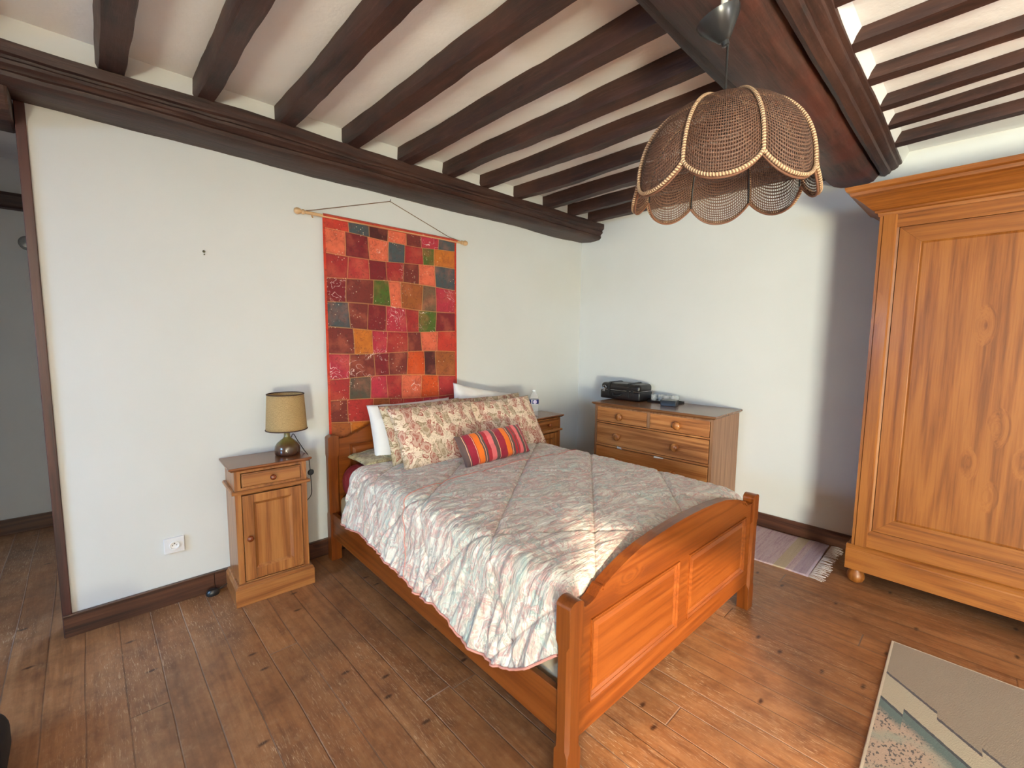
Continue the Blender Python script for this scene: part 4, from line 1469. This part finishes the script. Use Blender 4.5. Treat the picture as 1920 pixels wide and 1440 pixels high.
# glasses on a black tray
m_tray = plain('black_tray', (.010, .009, .009), .3)
t = NT('clear_glass')
t.col((.80, .82, .80))
t.set(Roughness=.05, Alpha=.28, Coat_Weight=.5)
m_glass = t.m
tr_ = MB().box(-.075, -.135, 0, .075, .135, .006)
tr_.box(-.075, -.135, .006, -.071, .135, .016).box(.071, -.135, .006, .075, .135, .016).box(-.071, -.135, .006, .071, -.131, .016).box(-.071, .131, .006, .071, .135, .016)
o = tr_.build('tray', m_tray, bevel=.001, loc=(-.115, -1.055, .908))
tag(o, 'flat black tray holding the small glasses on the chest of drawers', 'tray')
gp = MB().lathe([(.0, 0), (.021, 0), (.023, .003), (.025, .058), (.0235, .058), (.0215, .008), (.0, .006)], n=24)
g0 = gp.build('glass', m_glass, smooth=True, angle=50, loc=(-.158, -.965, .9145))
GG = 'small clear glasses on the black tray'
tag(g0, 'small clear tumbler among the glasses on the black tray', 'glass', GG)
for i in range(2):
    for j in range(4):
        if i == 0 and j == 0: continue
        q = g0.copy()
        q.location = (-.158 + i * .060 + .01 * (j % 2), -.965 - j * .058, .9145)
        COL.objects.link(q)
        q['label'] = 'small clear tumbler among the glasses on the black tray'
b = MB().box(-.05, -.062, 0, .05, .062, .034)
b.box(-.052, -.064, .026, .052, .064, .046)
o = b.build('small_box', m_tray, bevel=.003, loc=(-.262, -1.165, .908))
o.rotation_euler = (0, 0, .25)
tag(o, 'small flat black box in front of the glasses on the chest', 'box')

# ------------------------------------------------------------ wardrobe
wd = thing('wardrobe', 'tall pine wardrobe with heavy cornice at the right edge', 'wardrobe', (-.500, -2.488, 0), -.012)
# local: x 0 = front plane, +x to the wall; y 0 = left side, negative to the right
WW, WD_ = 1.56, .478
b = MB()
b.box(.0, -WW + .0, .235, .02, -WW - .0, .24)
b = MB()
b.box(.022, -.022, .235, WD_, 0, 2.16)
b.box(.022, -WW, .235, WD_, -WW + .022, 2.16)
b.box(WD_ - .012, -WW + .022, .235, WD_, -.022, 2.16)
b.box(.022, -WW + .022, 2.14, WD_ - .012, -.022, 2.16)
b.build('carcass', m_waZ, wd, bevel=.002)
# face frame: stiles and rails with a bevelled inner edge
FWd = .088
b = MB()
b.prism([(0, 0), (0, -.014), (-.007, -.018), (-.009, -.070), (0, -.078), (.006, -FWd), (.022, -FWd), (.022, 0)], 'Z', .235, 2.16)
b.build('stile', m_waZ, wd)
b = MB()
b.prism([(0, -WW), (0, -WW + .014), (-.007, -WW + .018), (-.009, -WW + .070), (0, -WW + .078), (.006, -WW + FWd), (.022, -WW + FWd), (.022, -WW)], 'Z', .235, 2.16)
b.build('stile', m_waZ, wd)
b = MB()
b.box(0, -WW + .06, 2.085, .02, -.06, 2.16)
b.build('rail', m_waY, wd)
b = MB()
b.prism([(0, .235), (-.006, .245), (-.006, .325), (.004, .342), (.022, .342), (.022, .235)], 'Y', -WW + .02, -.02)
b.build('rail', m_waY, wd)
# doors
DT, DB = 2.083, .344
for k, (ya, yb_) in enumerate(((-FWd - .003, -.775), (-.779, -WW + FWd + .003))):
    b = MB()
    sw = .092
    # mitred frame pieces
    tl_, tr2 = (ya, DT), (yb_, DT)
    bl_, br_ = (ya, DB), (yb_, DB)
    i_ = lambda p, sy, sz: (p[0] + sy * sw, p[1] + sz * sw * .95)
    q1, q2, q3, q4 = i_(tl_, -1, -1), i_(tr2, 1, -1), i_(br_, 1, 1), i_(bl_, -1, 1)
    X0_, X1_ = .004, .024
    for a_, b2, c2, d2, m2 in ((tl_, q1, q4, bl_, 0), (tr2, br_, q3, q2, 0), (tl_, tr2, q2, q1, 1), (bl_, q4, q3, br_, 1)):
        b.cur = m2
        b.prism([a_, b2, c2, d2], 'X', X0_, X1_)
    b.cur = 0
    d = b.build('door', [m_waZ, m_waY], wd, bevel=.0012)
    b = MB()
    y0_, y1_, z0_, z1_ = q1[0] + .001, q2[0] - .001, q4[1] - .001, q1[1] + .001
    # raised field with slightly bevelled border
    bb_ = .012
    vs = [(.006, y0_, z0_), (.006, y1_, z0_), (.006, y1_, z1_), (.006, y0_, z1_), (.0095, y0_ - bb_ * .3, z0_ + bb_ * .3), (.0095, y1_ + bb_ * .3, z0_ + bb_ * .3), (.0095, y1_ + bb_ * .3, z1_ - bb_ * .3), (.0095, y0_ - bb_ * .3, z1_ - bb_ * .3),
          (.006, y0_ - bb_, z0_ + bb_), (.006, y1_ + bb_, z0_ + bb_), (.006, y1_ + bb_, z1_ - bb_), (.006, y0_ - bb_, z1_ - bb_)]
    b._add(vs, [(0, 4, 5, 1), (1, 5, 6, 2), (2, 6, 7, 3), (3, 7, 4, 0), (4, 8, 9, 5), (5, 9, 10, 6), (6, 10, 11, 7), (7, 11, 8, 4), (8, 11, 10, 9)])
    b.box(.012, y1_, z0_, .020, y0_, z1_)
    b.build('panel', m_waZ, d)
b = MB().box(.0215, -WW + .05, .30, .0225, -.05, 2.12)
b.build('door_backing', m_groove, wd)
# base with bun feet
b = MB()
PB = [(-.022, .088), (-.022, .205), (-.018, .212), (-.020, .222), (-.012, .230), (-.004, .236), (.02, .236), (.02, .088)]
b.prism(PB, 'Y', -WW - .02, .022)
b.box(.02, .002, .088, WD_, .022, .228)
b.box(.02, -WW - .022, .088, WD_, -WW - .002, .228)
b.box(.02, -WW, .20, WD_, 0, .233)
b.build('base', m_waY, wd, bevel=.002)
for fx in (.03, WD_ - .06):
    for fy in (-.03, -WW + .03):
        b = MB().lathe([(.024, 0), (.036, .008), (.044, .024), (.045, .042), (.040, .060), (.030, .074), (.028, .088)], (fx, fy, 0), 28)
        b.build('foot', m_waZ, wd, smooth=True)
# cornice, mitred on the left corner
prof = [(0.0, 2.155), (.006, 2.155), (.010, 2.172), (.022, 2.176), (.022, 2.186), (.034, 2.192), (.048, 2.206), (.078, 2.236), (.105, 2.258), (.122, 2.266), (.126, 2.282), (.140, 2.290), (.146, 2.302), (.146, 2.312), (0, 2.312)]
vs, fs = [], []
for o_, z in prof:
    vs += [(WD_, o_, z), (-o_, o_, z), (-o_, -WW - o_, z), (WD_, -WW - o_, z)]
n = len(prof)
for j in range(n):
    jj = (j + 1) % n
    for i in range(3):
        fs.append((j * 4 + i, j * 4 + i + 1, jj * 4 + i + 1, jj * 4 + i))
fs.append(tuple(j * 4 for j in range(n)))
fs.append(tuple(j * 4 + 3 for j in reversed(range(n))))
b = MB()._add(vs, fs)
b.box(.0, -WW, 2.296, WD_, 0, 2.310)
b.build('cornice', m_waY, wd)

# ------------------------------------------------------------ pendant lamp
LX, LY = -2.337, -2.343
pl = thing('pendant_lamp', 'brown wicker pendant lamp with scalloped petals hanging from the wide beam', 'pendant lamp', (LX, LY, 1.905))
pl_rot = math.atan2(CAM[1] - LY, CAM[0] - LX)
t = NT('dark_cane_webbing')
us = t.n('ShaderNodeSeparateXYZ', {0: t.uv()})
K = 32.0
su = t.math('ABSOLUTE', t.math('SINE', t.math('MULTIPLY', us.outputs[0], PI * K)))
sv_ = t.math('ABSOLUTE', t.math('SINE', t.math('MULTIPLY', us.outputs[1], PI * K * 1.45)))
hole = t.math('MULTIPLY', t.math('GREATER_THAN', su, .64), t.math('GREATER_THAN', sv_, .62))
n_ = t.noise(t.map(t.uv(), (60, 60, 1)), 2, 3).outputs[0]
wvn = t.math('MULTIPLY', su, sv_)
c = t.ramp(n_, [(.3, srgb(66, 44, 34)), (.55, srgb(104, 72, 56)), (.8, srgb(146, 110, 88))])
t.col(c)
t.set(Roughness=.55)
t.bump(wvn, .8, .002)
tp_ = t.n('ShaderNodeBsdfTransparent')
mx = t.n('ShaderNodeMixShader', {0: t.math('MULTIPLY', hole, .92), 1: t.b.outputs[0], 2: tp_.outputs[0]})
t.t.links.new(mx.outputs[0], t.out.inputs[0])
m_cane = t.m
t = NT('braided_cane_edge')
us = t.n('ShaderNodeSeparateXYZ', {0: t.uv()})
sw_ = t.math('SINE', t.math('ADD', t.math('MULTIPLY', us.outputs[0], 2 * PI / .0075), t.math('MULTIPLY', us.outputs[1], 2 * PI)))
t.col(t.mix(t.step(sw_, -.3, .3), srgb(138, 104, 80), srgb(212, 180, 144)))
t.set(Roughness=.6)
t.bump(sw_, .6, .002)
m_braid = t.m
m_rim = plain('brown_cane_rim', srgb(118, 78, 58), .6)
NP = 8
dA = 2 * PI / NP
RS, HS = .254, .250


def petal_pt(k, a, tt):
    """a in -1..1 across the petal, tt 0 top .. 1 bottom"""
    bot = 90 - 0 + 14 * (1 - abs(a) ** 2.2)      # scalloped rim
    ph = math.radians(9 + (bot - 9) * tt)
    fl = 1 + .045 * (1 - a * a) * math.sin(min(ph, PI / 2))
    r = RS * math.sin(ph) ** .92 * fl * (.965)
    if ph > PI / 2: r = RS * fl * .965 * (1 - .25 * (1 - math.sin(ph)))
    z = .022 + HS * (math.cos(ph) ** .9 if math.cos(ph) > 0 else math.cos(ph) * .9)
    th = pl_rot + k * dA + a * dA / 2
    return Vector((r * math.cos(th), r * math.sin(th), z))


for k in range(NP):
    b = MB()
    b.grid(lambda u, v, k=k: tuple(petal_pt(k, u * 2 - 1, v)), 20, 24, flip=True)
    pt = b.build('petal', m_cane, pl, smooth=True, angle=180)
for k in range(NP):
    b = MB()
    b.tube([Vector((1.026, 1.026, 1.0)) * petal_pt(k, 1, v / 26) for v in range(27)], .0052, 8)
    b.build('seam_braid', m_braid, pl, smooth=True)
    b = MB()
    b.tube([petal_pt(k, -1 + u / 10, 1) for u in range(21)], .0032, 8)
    b.build('rim', m_rim, pl, smooth=True)
    # second row of stitching on the outer face
    b = MB()
    b.tube([Vector((1.026, 1.026, 1.0)) * petal_pt(k, -1 + u / 10, .982) for u in range(21)], .0052, 8)
    o2 = b.build('stitching', m_braid, pl, smooth=True)
    b = MB()
    b.tube([petal_pt(k, 1, v / 26) * .985 for v in range(27)], .0022, 6)
    b.build('inner_rib', m_blk, pl, smooth=True)
zt = .022 + HS
b = MB().lathe([(.050, zt - .018), (.050, zt - .012), (.018, zt - .006), (.018, zt + .008), (.012, zt + .022), (.006, zt + .032), (.0, zt + .032)], n=20)
b.build('lamp_cap', m_blk, pl, smooth=True, angle=40)
b = MB().lathe([(.0, zt - .10), (.018, zt - .10), (.018, zt - .03), (.008, zt - .02), (.008, zt - .01), (0, zt - .01)], n=20)
b.build('bulb_socket', m_blk, pl, smooth=True, angle=40)
zc = 2.335 - 1.905
b = MB().tube([(0, 0, zt + .02), (.001, 0, (zt + zc) / 2), (0, 0, zc + .02)], .0034, 8)
b.build('cable', m_blk, pl, smooth=True)
b = MB().lathe([(.0, zc - .002), (.008, zc - .002), (.011, zc), (.011, zc + .012), (.017, zc + .014), (.058, zc + .068), (.0625, zc + .084), (.059, zc + .084), (.0, zc + .02)], n=40)
cup = b.build('ceiling_cup', plain('black_satin_plastic', (.022, .023, .025), .28), pl, smooth=True, angle=50)
tilt = Matrix.Rotation(math.radians(20), 4, -FW)
cup.matrix_local = Matrix.Translation((-.004, .004, zc)) @ tilt @ Matrix.Translation((0, 0, -zc))
tag(cup, 'black cone-shaped ceiling cup')
b = MB().lathe([(.0, .0), (.010, .0), (.010, .045), (.0, .045)], n=14)
b.build('wire_connector', plain('old_white_plastic', (.6, .57, .52), .5), pl, smooth=True, angle=40, loc=(-.016, .010, zc + .082))
b = MB().tube(smooth_path([(0, 0, zc + .02), (0, .01, zc + .10), (.012, .012, zc + .125), (.0, 0, 2.495 - 1.905)]), .0028, 8)
b.build('hook', m_blk, pl, smooth=True)

# ------------------------------------------------------------ rugs
t = NT('geometric_rug')
sp_ = t.n('ShaderNodeSeparateXYZ', {0: t.obj()})
x_, y_ = sp_.outputs[0], sp_.outputs[1]     # local = world minus rug corner; x negative toward the camera
wig = t.math('MULTIPLY', t.math('SUBTRACT', t.noise(t.obj(), 90, 2).outputs[0], .5), .010)
# first dark line: -x = .29 + .80*(-y) with a step
my = t.math('MULTIPLY', y_, -1.0)
mx_ = t.math('MULTIPLY', x_, -1.0)


def stepped(base, slope, steps):
    v = t.math('MULTIPLY_ADD', my, slope, base)
    for at_y, jump in steps:
        v = t.math('ADD', v, t.math('MULTIPLY', t.math('GREATER_THAN', my, at_y), jump))
    return t.math('ADD', v, wig)


l1 = stepped(.285, .84, [(.177, .034), (.297, -.034)])
l2 = stepped(.478, .86, [(.083, -.041)])
beige, cream, teal, dark = srgb(138, 121, 101), srgb(172, 160, 136), srgb(78, 98, 94), srgb(56, 46, 50)
sp1 = t.noise(t.map(t.obj(), (1, 1, 1)), 200, 2).outputs[0]
spk = t.noise(t.map(t.obj(), (1, 1.6, 1), rot=(0, 0, .5)), 75, 2).outputs[0]
c = t.mix(t.math('MULTIPLY', sp1, .25), beige, srgb(150, 130, 108))
c = t.mix(t.math('GREATER_THAN', mx_, l1), c, cream)
c = t.mix(t.math('LESS_THAN', t.math('ABSOLUTE', t.math('SUBTRACT', mx_, l1)), .0085), c, dark)
below = t.math('SUBTRACT', mx_, l2)
speck = t.mix(t.step(spk, .55, .61), srgb(176, 150, 128), srgb(78, 70, 66))
speck = t.mix(t.step(t.noise(t.obj(), 5, 2).outputs[0], .52, .6), speck, srgb(150, 150, 132))
tealband = t.mix(t.step(t.math('ADD', below, t.math('MULTIPLY', t.math('SUBTRACT', sp1, .5), .05)), .055, .10), teal, speck)
c = t.mix(t.math('GREATER_THAN', below, 0.0), c, tealband)
c = t.mix(t.math('LESS_THAN', t.math('ABSOLUTE', below), .009), c, srgb(40, 46, 50))
# bound edge
edm = t.math('MINIMUM', t.math('ABSOLUTE', y_), t.math('ABSOLUTE', x_))
c = t.mix(t.math('LESS_THAN', edm, .010), c, srgb(198, 184, 160))
t.col(c)
t.set(Roughness=.95, Sheen_Weight=.3)
t.bump(t.noise(t.obj(), 260, 2).outputs[0], .7, .003)
b = MB().box(-2.3, -1.55, 0, 0, 0, .009)
o = b.build('area_rug', t.m, bevel=.003, loc=(-1.036, -2.750, .0005))
o.rotation_euler = (0, 0, .016)
tag(o, 'beige rug with dark stepped lines and a teal band, bottom right', 'rug')

t = NT('rag_mat')
sy_ = t.n('ShaderNodeSeparateXYZ', {0: t.obj()})
yy = sy_.outputs[1]
nn = t.noise(t.map(t.obj(), (2, 40, 1)), 1.5, 4, .6).outputs[0]
nn2 = t.noise(t.map(t.obj(), (14, 120, 1)), 2, 3, .6).outputs[0]
c = t.ramp(t.math('ADD', t.math('MULTIPLY', nn, .6), t.math('MULTIPLY', nn2, .4)), [(.3, srgb(150, 122, 138)), (.45, srgb(186, 160, 170)), (.55, srgb(202, 182, 186)), (.7, srgb(160, 140, 164))])
bandm = t.math('LESS_THAN', t.math('ABSOLUTE', t.math('ADD', yy, .447)), .034)
c = t.mix(t.math('MULTIPLY', bandm, .8), c, srgb(188, 172, 140))
band2 = t.math('LESS_THAN', t.math('ABSOLUTE', t.math('ADD', yy, .57)), .05)
c = t.mix(t.math('MULTIPLY', band2, .35), c, srgb(148, 138, 172))
t.col(c)
t.set(Roughness=.95)
t.bump(nn2, .8, .004)
mat_ = thing('floor_mat', 'faded lilac and pink woven mat with fringe, by the far wall', 'mat', (0, -1.70, 0), 0.0)
b = MB()
b.grid(lambda u, v: (-.640 + .612 * u + .006 * math.sin(v * 9), -.61 * v + .01 * u, .006 + .0015 * noise.noise(Vector((u * 5, v * 5, 0)))), 30, 30, flip=True)
b.build('cloth', t.m, mat_, smooth=True, angle=180, solid=.005)
rr_ = random.Random(3)
for end in (0, 1):
    b = MB()
    y0_ = -.612 if end == 0 else .002
    sg = -1 if end == 0 else 1
    for i in range(62):
        x = -.636 + .604 * i / 61 + rr_.uniform(-.003, .003)
        ln = rr_.uniform(.05, .085)
        dx = rr_.uniform(-.018, .018)
        b.tube([(x, y0_, .005), (x + dx * .5, y0_ + sg * ln * .5, .007), (x + dx, y0_ + sg * ln, .003)], .0018, 5)
    o = b.build('fringe', plain('fringe_cotton', srgb(214, 204, 200), .9), mat_)
    o['kind'] = 'stuff'

# dark bag whose edge shows at the lower left corner
b = soft_box(MB(), -.16, -.17, 0.0, .16, .17, .20, .075, 8)
o = b.build('handbag', plain('black_cloth', (.010, .008, .010), .8, bump=.3), smooth=True, angle=60, loc=(-4.215, -.86, .0))
tag(o, 'black bag on the floor, only its rounded edge showing at bottom left', 'bag')
